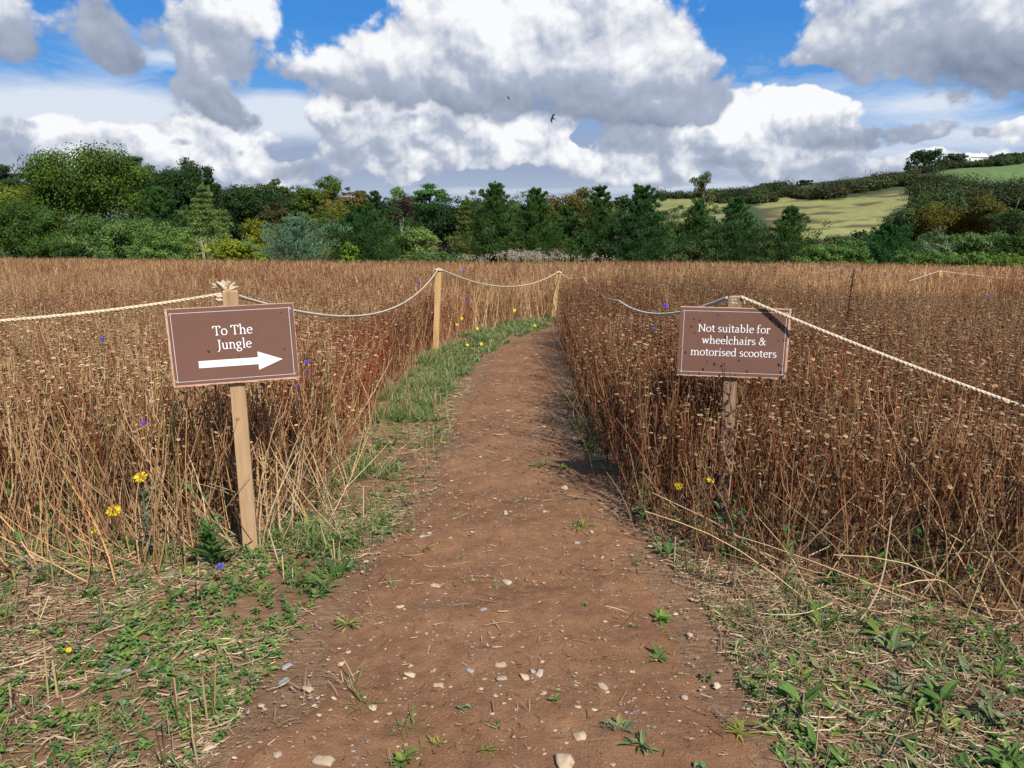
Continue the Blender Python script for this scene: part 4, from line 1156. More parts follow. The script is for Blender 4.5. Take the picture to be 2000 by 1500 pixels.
def crop(mb, x, y, lod, rg, pale, tone=(.80, .765, .745)):
    """dead flower stalks with button seed heads standing at x, y"""
    N = len(x)
    if N == 0: return
    d = np.hypot(x, y); z = surf(x, y) if lod < 3 else gz(x, y)
    h = .80 + (vnoise(x * .35, y * .35, 61) - .5) * .22 + rg.normal(size=N) * .065 + .22 * np.exp(-((x - 2.4) ** 2 / 3.5 + (y - 11) ** 2 / 12)) + (rg.random(N) < .04) * rg.uniform(.03, .16, N)
    h = h + (rg.random(N) < .22) * rg.uniform(.05, .42, N) * np.exp(-((x - 2.2) ** 2 / 4 + (y - 11.5) ** 2 / 9))
    h = np.where((np.abs(x - 1.22) < .42) & (y > 3.2) & (y < 4.25), np.minimum(h, .66 + .06 * rg.random(N)), h)      # trodden down before the notice
    h = np.maximum(h, .3)
    az = rg.uniform(0, 2 * np.pi, N); ln = np.abs(rg.normal(size=N)) * .17 + .02
    ln = np.where(rg.random(N) < .07, rg.uniform(.25, .6, N), ln)
    K = (6, 5, 4, 3)[lod]; t = np.linspace(0, 1, K)
    bend = rg.normal(size=N) * .06
    dx, dy = np.cos(az), np.sin(az)
    hor = ln[:, None] * t + bend[:, None] * np.sin(t * 3.1) + (.05 * t ** 2)[None, :]
    P = np.stack([x[:, None] + dx[:, None] * hor * h[:, None], y[:, None] + dy[:, None] * hor * h[:, None], z[:, None] - .02 + h[:, None] * t * np.sqrt(np.maximum(1 - ln ** 2, .3))[:, None]], -1)
    u = rg.random(N); reds = sstep(.50, .66, vnoise(x * .45, y * .3, 67)) * .55 + .12 + .75 * np.exp(-((y - 8.5) ** 2 / 14 + (np.abs(x + .1) - 1.3) ** 2 / .3))
    pk = vnoise(x * .8, y * .8, 71)
    c = np.where((u < pale)[:, None], STRAW, np.where((u < pale + .34)[:, None], TAN, np.where((u < .90)[:, None], BROWN, DARK)))
    c = np.where((rg.random(N) < reds * .62)[:, None], RED, c); c = np.where((rg.random(N) < .025)[:, None], GRN, c)
    c = c * np.array(tone) * (rg.uniform(.65, 1.3, N) * (.62 + .76 * pk))[:, None]
    rad = (.0026, .0028, .0042, .0075)[lod] * rg.uniform(.7, 1.35, N)
    tubes(mb, P, rad[:, None] * np.linspace(1.15, .55, K)[None, :], c, 3)
    tips, tc, td = [P[:, -1]], [c], [P[:, -1] - P[:, -2]]
    for b in range((4, 3, 2, 1)[lod]):
        k = rg.random(N) < .8; n = k.sum()
        i = np.clip((rg.uniform(.42, .86, n) * (K - 1)), 0, K - 1.01); i0 = i.astype(int); f = (i - i0)[:, None]
        s0 = P[k][np.arange(n), i0] * (1 - f) + P[k][np.arange(n), i0 + 1] * f
        a = rg.uniform(0, 6.283, n); L_ = rg.uniform(.10, .30, n) * h[k]; o = L_ * rg.uniform(.2, .6, n)
        e = s0 + np.stack([np.cos(a) * o, np.sin(a) * o, L_], 1)
        e[:, 2] = np.minimum(e[:, 2], z[k] + h[k] + .05)
        mdl = (s0 + e) / 2 + np.stack([np.cos(a) * o * .18, np.sin(a) * o * .18, -L_ * .08], 1)
        B = np.stack([s0, mdl, e], 1) if lod < 3 else np.stack([s0, e], 1)
        tubes(mb, B, rad[k][:, None] * (np.array([[.7, .6, .5]]) if lod < 3 else np.array([[.7, .5]])), c[k], 3)
        tips.append(e); tc.append(c[k]); td.append(e - mdl)
    tp, cc, dr = np.concatenate(tips), np.concatenate(tc), np.concatenate(td); n = len(tp)
    ok = rg.random(n) < .80; tp, cc, dr = tp[ok], cc[ok], dr[ok]; n = len(tp)
    hc = np.array([.56, .415, .26])[None] * rg.uniform(.38, 1.2, (n, 1)) * (1 + (rg.random((n, 1)) - .5) * .2 * np.array([[-1, 0, 1]]))
    hc = hc * (.82, .78, .70, .62)[lod] + cc * (.2, .22, .28, .34)[lod]; hc = hc * np.array([1.0, .92, .83]) * np.array(tone) ** .45 * rg.choice([.62, 1.0], (n, 1), p=[.45, .55])
    ax = dr / np.maximum(np.linalg.norm(dr, axis=1, keepdims=True), 1e-9) * .5 + np.array([0, 0, .75]) + rg.normal(size=(n, 3)) * .32
    nn, A, B = frames(ax)
    r = (.0112, .0112, .0122, .0155)[lod] * rg.uniform(.6, 1.25, n)
    if lod < 2:
        s = 7; an = np.arange(s) * 2 * np.pi / s
        jag = rg.uniform(.85, 1.15, (n, s))
        ring = (A[:, None] * np.cos(an)[None, :, None] + B[:, None] * np.sin(an)[None, :, None]) * (r[:, None] * jag)[..., None]
        V = np.concatenate([tp[:, None] - nn[:, None] * r[:, None, None] * .25, tp[:, None] + ring + nn[:, None] * r[:, None, None] * .50, tp[:, None] + ring * .5 + nn[:, None] * r[:, None, None] * .78,
                            tp[:, None] + nn[:, None] * r[:, None, None] * .55], 1)
        o = (np.arange(n) * (2 * s + 2))[:, None]; F3, F4 = [], []
        for j in range(s):
            j2 = (j + 1) % s
            F3 += [o + np.array([[0, 1 + j2, 1 + j]]), o + np.array([[2 * s + 1, 1 + s + j, 1 + s + j2]])]
            F4.append(o + np.array([[1 + j, 1 + j2, 1 + s + j2, 1 + s + j]]))
        off = mb.n
        CC = np.repeat(hc[:, None, :], 2 * s + 2, 1); CC[:, -1] *= .45
        mb.add(V.reshape(-1, 3), np.concatenate(F3), CC.reshape(-1, 3)); mb.more(np.concatenate(F4), 0, off)
    else:
        s = 4; an = np.arange(s) * 2 * np.pi / s
        ring = (A[:, None] * np.cos(an)[None, :, None] + B[:, None] * np.sin(an)[None, :, None]) * r[:, None, None]
        V = np.concatenate([tp[:, None] - nn[:, None] * r[:, None, None] * .5, tp[:, None] + ring + nn[:, None] * r[:, None, None] * .4], 1)
        o = (np.arange(n) * 5)[:, None]; off = mb.n
        mb.add(V.reshape(-1, 3), o + np.array([[1, 2, 3, 4]]), np.repeat(hc, 5, 0)); mb.more(np.concatenate([o + np.array([[0, 1 + (j + 1) % 4, 1 + j]]) for j in range(4)]), 0, off)
    # withered leaves along the stalks
    nl = (5, 3, 1, 0)[lod]
    if nl:
        ii = np.repeat(np.arange(N), nl); tt = rg.uniform(.08, .85, N * nl) * (K - 1); i0 = np.minimum(tt.astype(int), K - 2); f = (tt - i0)[:, None]
        p = P[ii, i0] * (1 - f) + P[ii, i0 + 1] * f; al = rg.normal(size=(len(ii), 3)) * [1, 1, .9]
        s = rg.uniform(.012, .034, len(ii)) * (1, 1.1, 1.5)[lod]
        rhombs(mb, p + al * .01, rg.normal(size=(len(ii), 3)), s, s * rg.uniform(.10, .22, len(ii)), c[ii] * rg.uniform(.45, 1.0, (len(ii), 1)), rg, along=al)


ML, MR = MB(), MB()
rg = np.random.default_rng(101)
for lod, (r0_, r1_, dens) in enumerate(((2.4, 7.2, 265), (7.2, 14, 165), (14, 25, 75), (25, 66, 26))):
    hw = r1_ * .92 + 1.5
    n = int(dens * 2 * hw * (r1_ + .5)); x, y = sample(n, -hw, hw, max(.5, r0_ * .5), r1_ + .2, rg)
    d = np.hypot(x, y); k = (d >= r0_) & (d < r1_) & (np.abs(x) < y * .86 + 1.3) & (vnoise(x * 1.1, y * 1.1, 81) > rg.random(n) * .30)
    x, y = x[k], y[k]
    l, r_ = in_field(x + (vnoise(x * 4, y * 4, 83) - .5) * .22, y + (vnoise(x * 4, y * 4, 85) - .5) * .22)
    crop(ML, x[l], y[l], lod, rg, .30 if lod < 2 else .34)
    r_ &= ~((np.abs(x - gB.x * y / dB) < .075) & (y < dB + .05) & (rg.random(len(x)) < .85))      # thin in front of the stake
    crop(MR, x[r_], y[r_], lod, rg, .12 if lod == 0 else .20, (.49, .445, .44))


def fallen(mb, pts, n, rg, lmin=.35, lmax=.85, col_=STRAW, tilt=(.15, .9), rad=.0026, spread=.25, az0=None, azs=2.2):
    """broken stalks leaning out over the verge"""
    p = np.array(land_poly(pts)); k = rg.uniform(0, len(p) - 1, n); i = np.minimum(k.astype(int), len(p) - 2); f = (k - i)[:, None]
    b = p[i] * (1 - f) + p[i + 1] * f + rg.normal(size=(n, 2)) * spread * [1, .5]
    z = surf(b[:, 0], b[:, 1]); L_ = rg.uniform(lmin, lmax, n); az = rg.normal(size=n) * azs + (-1.57 if az0 is None else az0); e = rg.uniform(*tilt, n)
    t = np.linspace(0, 1, 6); sag = rg.uniform(-.08, .12, n)
    hor = np.cos(e)[:, None] * t; ver = np.sin(e)[:, None] * t + sag[:, None] * np.sin(t * np.pi)[None, :]
    wob = rg.normal(size=(n, 1)) * .05 * np.sin(t * 4)[None, :]
    P = np.stack([b[:, :1] + (np.cos(az)[:, None] * hor - np.sin(az)[:, None] * wob) * L_[:, None], b[:, 1:] + (np.sin(az)[:, None] * hor + np.cos(az)[:, None] * wob) * L_[:, None], z[:, None] + .004 + np.maximum(ver, 0) * L_[:, None]], -1)
    cc = np.array(col_)[None] * rg.uniform(.55, 1.2, (n, 1)) * (1 + (rg.random((n, 1)) - .5) * .25 * np.array([[-1, 0, 1]]))
    tubes(mb, P, (rad * rg.uniform(.6, 1.4, n))[:, None] * np.linspace(1.1, .6, 6)[None], cc, 4)


fallen(ML, [(-300, 1100), (0, 1090), (200, 1085), (360, 1080)], 110, rg, .45, .95, TAN, tilt=(.95, 1.45), spread=.28, azs=3)
fallen(ML, [(-300, 1130), (0, 1120), (150, 1120), (330, 1100)], 50, rg, .35, .9, TAN * 1.15, tilt=(.25, .9), az0=2.6, azs=.7)
fallen(ML, [(300, 1085), (500, 1060), (600, 1010), (680, 930)], 90, rg, .3, .75, tilt=(.6, 1.3), spread=.15)
fallen(ML, [(680, 930), (720, 835), (800, 720), (842, 690)], 60, rg, .3, .7, TAN, tilt=(.85, 1.4), spread=.12)
fallen(MR, [(1118, 690), (1158, 800), (1222, 940), (1300, 1035)], 80, rg, .35, .75, (.24, .11, .06), tilt=(1.0, 1.45), az0=3.6, azs=1.2, spread=.10)
fallen(MR, [(1290, 1030), (1420, 1090), (1600, 1120)], 60, rg, .3, .6, TAN * .7, tilt=(.6, 1.35), spread=.12)
fallen(MR, [(1600, 1120), (1800, 1165), (2100, 1200)], 70, rg, .45, .9, STRAW * .85, tilt=(.15, 1.1), azs=2.5)
o = ML.build('dried_stalks', M_stalk); tag(o, 'tawny mass of dried flower stalks left of and beyond the path', 'dried flowers', kind='stuff')
o = MR.build('dried_stalks', M_stalk); tag(o, 'dark brown mass of dried flower stalks right of the path', 'dried flowers', kind='stuff')


# ------------------------------------------------------------------ verge: weeds, grass, litter, stubble
GREENS = np.array([(.095, .170, .040), (.125, .215, .050), (.080, .145, .042), (.150, .235, .065), (.150, .200, .100), (.070, .130, .034), (.175, .235, .050), (.20, .21, .09)])
rg = np.random.default_rng(202)


def verge_points(n, x0, x1, y0, y1, thr, onpath=.02, infield=.12, sc_=1.5, seed=91):
    x, y = sample(n, x0, x1, y0, y1, rg)
    pth = pip(path_poly, x, y); l, r_ = in_field(x, y); f = l | r_
    q = vnoise(x * sc_, y * sc_, seed, 3)
    u = rg.random(n)
    k = np.where(pth, u < onpath, np.where(f, u < infield, True)) & (q > thr) & (np.abs(x) < y * .80 + 1.0)
    return x[k], y[k]


def rosettes(mb, x, y, nmin, nmax, l0, l1, w, pitch, cols, zoff=0.0):
    N = len(x); cnt = rg.integers(nmin, nmax + 1, N); ii = np.repeat(np.arange(N), cnt); n = len(ii)
    sz = rg.uniform(.65, 1.3, N)[ii]
    L_ = rg.uniform(l0, l1, n) * sz; ctop = cols[rg.integers(0, len(cols), N)][ii] * rg.uniform(.75, 1.3, (n, 1))
    jit = rg.normal(size=(n, 2)) * .006
    p = np.stack([x[ii] + jit[:, 0], y[ii] + jit[:, 1], surf(x, y)[ii] + zoff * rg.random(n)], 1)
    blades(mb, p, rg.uniform(0, 6.283, n), L_, L_ * w * rg.uniform(.75, 1.3, n), rg.uniform(*pitch, n), rg.uniform(.2, 1.2, n), ctop)


W_ = MB()
for (x0, x1, y0, y1, n) in ((-3.2, 3.6, 1.5, 4.2, 8200), (-3, 3.2, 4.2, 8, 3400)):
    x, y = verge_points(n, x0, x1, y0, y1, .55, onpath=.008); rosettes(W_, x, y, 5, 10, .022, .060, .32, (.05, .75), GREENS * 1.2)
    x, y = verge_points(n, x0, x1, y0, y1, .55, onpath=.008, seed=95); rosettes(W_, x, y, 8, 16, .010, .025, .60, (.0, .8), GREENS * 1.2, .03)
    x, y = verge_points(n // 9, x0, x1, y0, y1, .50, onpath=.0, seed=97); rosettes(W_, x, y, 4, 8, .05, .11, .24, (.3, 1.1), GREENS)
# leafy growth climbing among the outer stalks
x, y = verge_points(2600, -3.2, 3.2, 2.8, 8.5, .42, onpath=0, infield=.55, seed=99)
l, r_ = in_field(x, y); e = l | r_
lo, ro_ = in_field(x * .86, y * .9); edge_ = e & ~(lo | ro_)
k = edge_ | (rg.random(len(x)) < .05); x, y = x[k], y[k]; k = len(x)
for j in range(3): rosettes(W_, x + rg.normal(size=k) * .03, y + rg.normal(size=k) * .03, 2, 4, .03, .075, .30, (.2, 1.2), GREENS[:5], .30)
# strip of fresh growth between the left crop and the path
LVG = land_poly([(500, 1062), (600, 995), (676, 920), (715, 838), (760, 765), (842, 690), (905, 700), (872, 790), (842, 870), (800, 950), (740, 1035), (640, 1090)])
lx, ly = sample(9000, -2.2, .6, 3, 11, rg); k = pip(LVG, lx, ly) & (vnoise(lx * 2.2, ly * 2.2, 177) > .53); lx, ly = lx[k], ly[k]
rosettes(W_, lx, ly, 4, 8, .025, .075, .26, (.2, 1.15), GREENS * 1.15)
# far left verge: lusher
FVL = land_poly([(815, 700), (862, 680), (895, 655), (1000, 628), (1090, 614), (1088, 636), (1000, 662), (940, 700), (905, 740), (870, 790), (840, 800), (760, 800), (800, 730)])
xx, yy = sample(15000, -2.2, 2.6, 6.5, 18, rg); k = pip(FVL, xx, yy) & (vnoise(xx * 2, yy * 2, 77) > .46); xx, yy = xx[k], yy[k]
rosettes(W_, xx, yy, 4, 8, .03, .09, .25, (.2, 1.2), GREENS * 1.1)
o = W_.build('weeds', M_leaf); tag(o, 'green leafy weeds spreading over both verges of the path', 'weeds', kind='stuff')

G_ = MB()
GC = np.concatenate([GREENS[[1, 3, 4]], [(.16, .20, .07), (.30, .26, .12), (.40, .31, .17)]])
for (x0, x1, y0, y1, n, l0, l1) in ((-3.2, 3.6, 1.5, 4.2, 1300, .04, .13), (-3, 3, 4.2, 9, 1100, .05, .15)):
    x, y = verge_points(n, x0, x1, y0, y1, .42, onpath=.07, seed=103)
    N = len(x); cnt = rg.integers(8, 26, N); ii = np.repeat(np.arange(N), cnt); m_ = len(ii)
    jt = rg.normal(size=(m_, 2)) * .018
    p = np.stack([x[ii] + jt[:, 0], y[ii] + jt[:, 1], surf(x, y)[ii] - .005], 1)
    blades(G_, p, rg.uniform(0, 6.283, m_), rg.uniform(l0, l1, m_) * rg.uniform(.6, 1.3, N)[ii], rg.uniform(.0022, .0050, m_), rg.uniform(.35, 1.45, m_), rg.uniform(.2, 1.3, m_), GC[rg.integers(0, len(GC), N)][ii] * rg.uniform(.7, 1.3, (m_, 1)))
n_ = 5000; ii = rg.integers(0, len(lx), n_); jt = rg.normal(size=(n_, 2)) * .03
p = np.stack([lx[ii] + jt[:, 0], ly[ii] + jt[:, 1], surf(lx, ly)[ii]], 1)
blades(G_, p, rg.uniform(0, 6.283, n_), rg.uniform(.05, .19, n_), rg.uniform(.003, .006, n_), rg.uniform(.5, 1.5, n_), rg.uniform(.1, 1.1, n_), GC[rg.integers(0, 6, n_)] * rg.uniform(.9, 1.4, (n_, 1)))
ii = rg.integers(0, len(xx), 5200); jt = rg.normal(size=(5200, 2)) * .03
p = np.stack([xx[ii] + jt[:, 0], yy[ii] + jt[:, 1], surf(xx, yy)[ii]], 1)
blades(G_, p, rg.uniform(0, 6.283, 5200), rg.uniform(.05, .16, 5200), rg.uniform(.005, .008, 5200), rg.uniform(.3, 1.5, 5200), rg.uniform(.1, 1.0, 5200), GC[rg.integers(0, 6, 5200)] * rg.uniform(.9, 1.5, (5200, 1)))
o = G_.build('grass', M_leaf); tag(o, 'short tufts of grass along the verges and at the bend', 'grass', kind='stuff')

# straw litter lying on the verge, a little on the path
S_ = MB()
def litter(x, y, l0, l1, r0_, r1_, cols, lift=.004):
    n = len(x); a = rg.uniform(0, 6.283, n); L_ = rg.uniform(l0, l1, n) * rg.uniform(.4, 1, n); t = np.linspace(-.5, .5, 4)[None, :]
    cv = rg.normal(size=(n, 1)) * .10
    X_ = x[:, None] + (np.cos(a)[:, None] * t - np.sin(a)[:, None] * cv * t * t * 2) * L_[:, None]; Y_ = y[:, None] + (np.sin(a)[:, None] * t + np.cos(a)[:, None] * cv * t * t * 2) * L_[:, None]
    Z_ = surf(X_, Y_) + lift + rg.random((n, 1)) * .012 + np.abs(rg.normal(size=(n, 1))) * .25 * np.abs(t) * L_[:, None] * (rg.random((n, 1)) < .3)
    tubes(S_, np.stack([X_, Y_, Z_], -1), rg.uniform(r0_, r1_, (n, 1)) * np.array([[.8, 1, 1, .7]]), cols[rg.integers(0, len(cols), n)] * rg.uniform(.6, 1.2, (n, 1)), 3)


LC = np.array([(.50, .37, .22), (.42, .30, .17), (.52, .42, .29), (.28, .18, .11), (.34, .21, .12), (.20, .12, .07)])
x, y = verge_points(42000, -3.4, 3.8, 1.4, 4.4, .34, onpath=.004, seed=111); litter(x, y, .02, .17, .0009, .0026, LC)
x, y = verge_points(40000, -3.4, 3.8, 1.4, 4.4, .46, onpath=.0, seed=115); litter(x, y, .015, .09, .0010, .0034, LC * .8, .008)
x, y = verge_points(16000, -3, 3.2, 4.4, 9, .30, onpath=.02, seed=113); litter(x, y, .03, .16, .0012, .0026, LC)
x, y = sample(5200, -2, 2.4, 1.5, 7, rg); k = pip(path_poly, x, y); litter(x[k], y[k], .006, .04, .0006, .0015, LC, .016)
x, y = sample(1100, -2, 2.4, 1.5, 9, rg); k = pip(path_poly, x, y); litter(x[k], y[k], .03, .15, .0010, .0026, LC, .017)
x, y = sample(1800, -1.2, 2.2, 6, 15, rg); k = pip(path_poly, x, y); litter(x[k], y[k], .02, .10, .002, .0035, LC, .017)
# dark root hairs and crumbs trodden in
x, y = sample(6000, -2, 2.4, 1.5, 7, rg); k = pip(path_poly, x, y); litter(x[k], y[k], .006, .05, .0005, .0012, np.array([(.07, .04, .025), (.10, .055, .03)]), .015)
o = S_.build('straw_litter', M_stalk); tag(o, 'broken straw and stalks scattered over the soil', 'straw', kind='stuff')

# cut stubble standing in the verge
T_ = MB()
x, y = verge_points(2200, -3.2, 3.4, 1.6, 7.5, .38, onpath=0, infield=.2, seed=121)
n = len(x); L_ = rg.uniform(.04, .22, n) * rg.uniform(.5, 1.2, n); a = rg.uniform(0, 6.283, n); ln = np.abs(rg.normal(size=n)) * .2
b = np.stack([x, y, surf(x, y) - .01], 1); tip = b + np.stack([np.cos(a) * ln * L_, np.sin(a) * ln * L_, L_], 1)
SC = np.array([STRAW, TAN, BROWN, (.30, .24, .12), (.13, .075, .045)])
tubes(T_, np.stack([b, (b + tip) / 2, tip], 1), rg.uniform(.0016, .0034, (n, 1)) * np.array([[1.1, 1, .9]]), SC[rg.integers(0, 5, n)] * rg.uniform(.6, 1.2, (n, 1)), 5, cap=True)
o = T_.build('stubble', M_stalk); tag(o, 'cut stubble stems sticking up from the verges', 'stubble', kind='stuff')


# ------------------------------------------------------------------ stones
def stone_mesh(seed, name='stone'):
    g = np.random.default_rng(seed); bm_ = []
    n, m_ = 7, 11; V = []
    ph = g.uniform(0, 6, 4)
    for i in range(n + 1):
        for j in range(m_):
            th, f = math.pi * i / n, 2 * math.pi * j / m_
            d = np.array([math.sin(th) * math.cos(f), math.sin(th) * math.sin(f), math.cos(th)])
            k = 1 + .16 * math.sin(2.3 * d[0] * 2 + ph[0]) + .14 * math.sin(3.1 * d[1] * 2 + ph[1]) + .10 * math.sin(4 * d[2] + ph[2])
            q = d * k; q = np.sign(q) * np.abs(q) ** .92
            V.append(q * np.array([1, g.uniform(.69, .71) if False else .72, .5]) + (g.normal(size=3) * .035 if 0 < i < n else 0))
    F = [[i * m_ + j, i * m_ + (j + 1) % m_, (i + 1) * m_ + (j + 1) % m_, (i + 1) * m_ + j] for i in range(n) for j in range(m_)]
    return V, F


SCOL = [(.38, .28, .185), (.43, .32, .21), (.33, .245, .17), (.36, .27, .19), (.41, .33, .25), (.28, .26, .25), (.46, .36, .25)]
protos = []
for s_ in range(7):
    V, F = stone_mesh(300 + s_); m = MB(); m.add(V, F, SCOL[s_]); o = m.build('stone', M_stone, smooth=True); protos.append(o)
used = [False] * 7


def stone(x, y, r, label, group=None, rz=None, pi=None):
    i = int(rg.integers(0, 7)) if pi is None else pi
    if used[i]: o = protos[i].copy(); col.objects.link(o)
    else: o = protos[i]; used[i] = True
    o.location = (x, y, float(surf(x, y)) + r * .12 + (.014 if pip(path_poly, np.array([x]), np.array([y]))[0] else .002)); o.scale = (r * 1.1, r, r * .72)
    o.rotation_euler = (rg.normal() * .15, rg.normal() * .15, rg.uniform(0, 6.28) if rz is None else rz)
    for k in ('group',):
        if k in o: del o[k]
    return tag(o, label, 'stone', group)


BIG = [(1105, 1490, 46, 1, 'large pale stone cut by the bottom edge of the view'), (1132, 1443, 26, 1, 'flat tan stone just above the large stone at the bottom edge'), (633, 1497, 34, 0, 'pale stone at the bottom edge left of centre'),
       (410, 1470, 26, 6, 'blocky pale stone at the left border of the bare soil'), (1103, 960, 18, 1, 'lone pale stone in the middle stretch of the path'), (943, 1200, 17, 5, 'bluish grey flint in the middle of the path'),
       (990, 1138, 20, 4, 'jagged white flint in the centre of the path'), (602, 1355, 20, 0, 'pale stone left of the path among straw'), (980, 1332, 18, 2, 'ochre stone beside a cluster of pebbles'), (802, 1320, 22, 6, 'long cream stone lying slantwise left of centre'),
       (857, 1340, 18, 0, 'rounded cream stone right of the long slanting one'), (1026, 1328, 18, 1, 'smooth buff stone right of the ochre one'), (1040, 1314, 16, 3, 'buff stone above the smooth one'), (1570, 1355, 20, 3, 'pale stone among the weeds on the right verge'),
       (850, 1147, 18, 0, 'cream stone with a shadowed left side in the upper path'), (783, 1188, 16, 6, 'cream stone in a group at the left of the path'), (55, 1098, 30, 4, 'pale stone by the dead stalks at the left edge'), (728, 1385, 18, 6, 'cream stone beside straw at the lower left of the path'), (560, 1302, 18, 5, 'grey stone at the left border of the path'), (555, 1340, 22, 5, 'dull grey stone between weeds and the path at the left')]
for px, py, wpx, pi, lab in BIG:
    g = on_land(px, py); stone(g.x, g.y, wpx / 2 / FPX * math.hypot(g.y, 1.6), lab, None, None, pi)
cnt = 0
while cnt < 270:
    x, y = float(rg.uniform(-1.5, 1.7)), float(rg.uniform(1.75, 5.5) if rg.random() < .85 else rg.uniform(5.5, 9))
    if not pip(path_poly, np.array([x]), np.array([y]))[0] and rg.random() > .12: continue
    if vnoise(x * 1.6, y * 1.6, 131) < .40 or in_field(np.array([x]), np.array([y]))[0][0] or in_field(np.array([x]), np.array([y]))[1][0]: continue
    stone(x, y, float(np.clip(rg.lognormal(-4.8, .42), .005, .022)), 'small pale pebble set in the bare soil of the path', 'pebbles in the path')
    cnt += 1
Gv = MB()
x, y = sample(15000, -2, 2.2, 1.6, 7, rg); k = (pip(path_poly, x, y) | (rg.random(len(x)) < .12)) & (vnoise(x * 1.6, y * 1.6, 131) > .30); x, y = x[k], y[k]; n = len(x)
r = rg.lognormal(-5.75, .50, n).clip(.0012, .0075)
oc = np.array([(1, 0, 0), (0, 1, 0), (-1, 0, 0), (0, -1, 0), (0, 0, .7), (.7, .7, .35), (-.7, .7, .35), (.7, -.7, .35), (-.7, -.7, .35)], float)
V = oc[None] * r[:, None, None] * rg.uniform(.6, 1.3, (n, 9, 3)) * np.array([1.15, 1.0, .6]) + np.stack([x, y, surf(x, y) + np.where(pip(path_poly, x, y), .015, .004)], 1)[:, None, :]
o_ = (np.arange(n) * 9)[:, None]
Gv.add(V.reshape(-1, 3), np.concatenate([o_ + np.array([f]) for f in ([0, 5, 4], [5, 1, 4], [1, 6, 4], [6, 2, 4], [2, 8, 4], [8, 3, 4], [3, 7, 4], [7, 0, 4])]), np.repeat(np.array(SCOL)[rg.integers(0, 7, n)] * rg.uniform(.5, 1.1, (n, 1)), 9, 0))
tag(Gv.build('gravel', M_stone), 'fine pale grit in the bare soil', 'gravel', kind='stuff')


# ------------------------------------------------------------------ single plants and flowers
def flat_weed(px, py, size, n, w, c, label, pitch=(.0, .4), kind='weed_rosette'):
    g = on_land(px, py); root = empty(kind, (g.x, g.y, float(surf(g.x, g.y)) + .014), label, 'weed')
    m = MB(); s_ = size / FPX * g.y / 2
    L_ = rg.uniform(.35, 1.1, n) * s_; n2 = n // 2; c = np.array(c) * [1.08, 1.0, .72]
    blades(m, rg.normal(size=(n, 3)) * [.12 * s_, .12 * s_, .0005] + [0, 0, .001], rg.uniform(0, 6.283, n), L_, L_ * w * rg.uniform(.8, 1.2, n), np.where(np.arange(n) < n2, rg.uniform(.3, .95, n), rg.uniform(*pitch, n)), rg.uniform(.1, .9, n), np.array(c)[None] * rg.uniform(.9, 1.7, (n, 1)) * rg.choice([[[1, 1, 1]], [[1.25, 1.0, .8]]], n)[:, 0])
    m.build('leaf', M_leaf, root)['kind'] = 'stuff'


for a in ((1250, 1468, 100, 26, .20, (.115, .165, .100), 'grey-green star-shaped rosette at the bottom of the path'), (1085, 1372, 46, 16, .5, (.12, .17, .09), 'small round-leaved weed at the lower centre of the path'),
          (1210, 1430, 70, 20, .45, (.14, .18, .12), 'pale woolly weed just above the star-shaped rosette'), (850, 1455, 66, 30, .12, (.20, .21, .09), 'spiky yellowish rosette at the bottom of the path left of centre'),
          (945, 1465, 60, 24, .16, (.13, .19, .06), 'spiky green rosette at the bottom centre of the path'), (680, 1222, 70, 30, .14, (.17, .24, .10), 'pale feathery cushion weed at the left of the path'),
          (1285, 1285, 74, 22, .40, (.10, .16, .07), 'dull round-leaved weed at the right of the path'), (1290, 1205, 60, 20, .42, (.09, .18, .05), 'fresh green weed at the right edge of the path above the dull one'),
          (830, 1075, 60, 24, .10, (.22, .23, .10), 'dry grassy tuft in the upper left of the path'), (1135, 1037, 60, 26, .12, (.13, .20, .06), 'grassy green tuft on the right half of the path'),
          (1053, 915, 60, 16, .24, (.14, .18, .09), 'flattened weed across the path beyond the lone pale stone'), (1100, 918, 46, 12, .28, (.12, .22, .05), 'bright weed right of the flattened one on the path'),
          (905, 1086, 30, 14, .2, (.13, .19, .08), 'tiny weed in the middle of the upper path'), (1240, 1097, 44, 18, .12, (.14, .20, .07), 'thin tuft near the right border of the path'), (790, 1490, 80, 20, .45, (.11, .18, .07), 'leafy weed at the bottom edge left of centre'),
          (1440, 1440, 90, 40, .08, (.17, .22, .06), 'bristly yellow-green tuft where the path meets the right verge'), (970, 1420, 34, 14, .35, (.12, .17, .09), 'small curled weed below centre of the path')):
    flat_weed(*a)


def tall_weed(px, py, top, c, label, width=.12, depth=None, n=34):
    g = on_land(px, py) if depth is None else at(px, py, depth); z0 = float(surf(g.x, g.y)); t = at(px, top, g.y).z - z0
    root = empty('leafy_weed', (g.x, g.y, z0), label, 'plant'); m = MB()
    tubes(m, [[(0, 0, -.02), (.01, 0, t * .5), (0, 0, t)]], .003, np.array(c) * .9, 5); m.build('stem', M_leaf, root)
    m = MB(); h = rg.uniform(.1, 1, n) * t; L_ = rg.uniform(.5, 1, n) * width * (1.15 - .6 * h / t)
    blades(m, np.stack([np.zeros(n), np.zeros(n), h], 1), rg.uniform(0, 6.283, n), L_, L_ * .26, rg.uniform(.2, 1.1, n), rg.uniform(.2, 1.2, n), np.array(c)[None] * rg.uniform(.75, 1.3, (n, 1))); m.build('leaf', M_leaf, root)['kind'] = 'stuff'


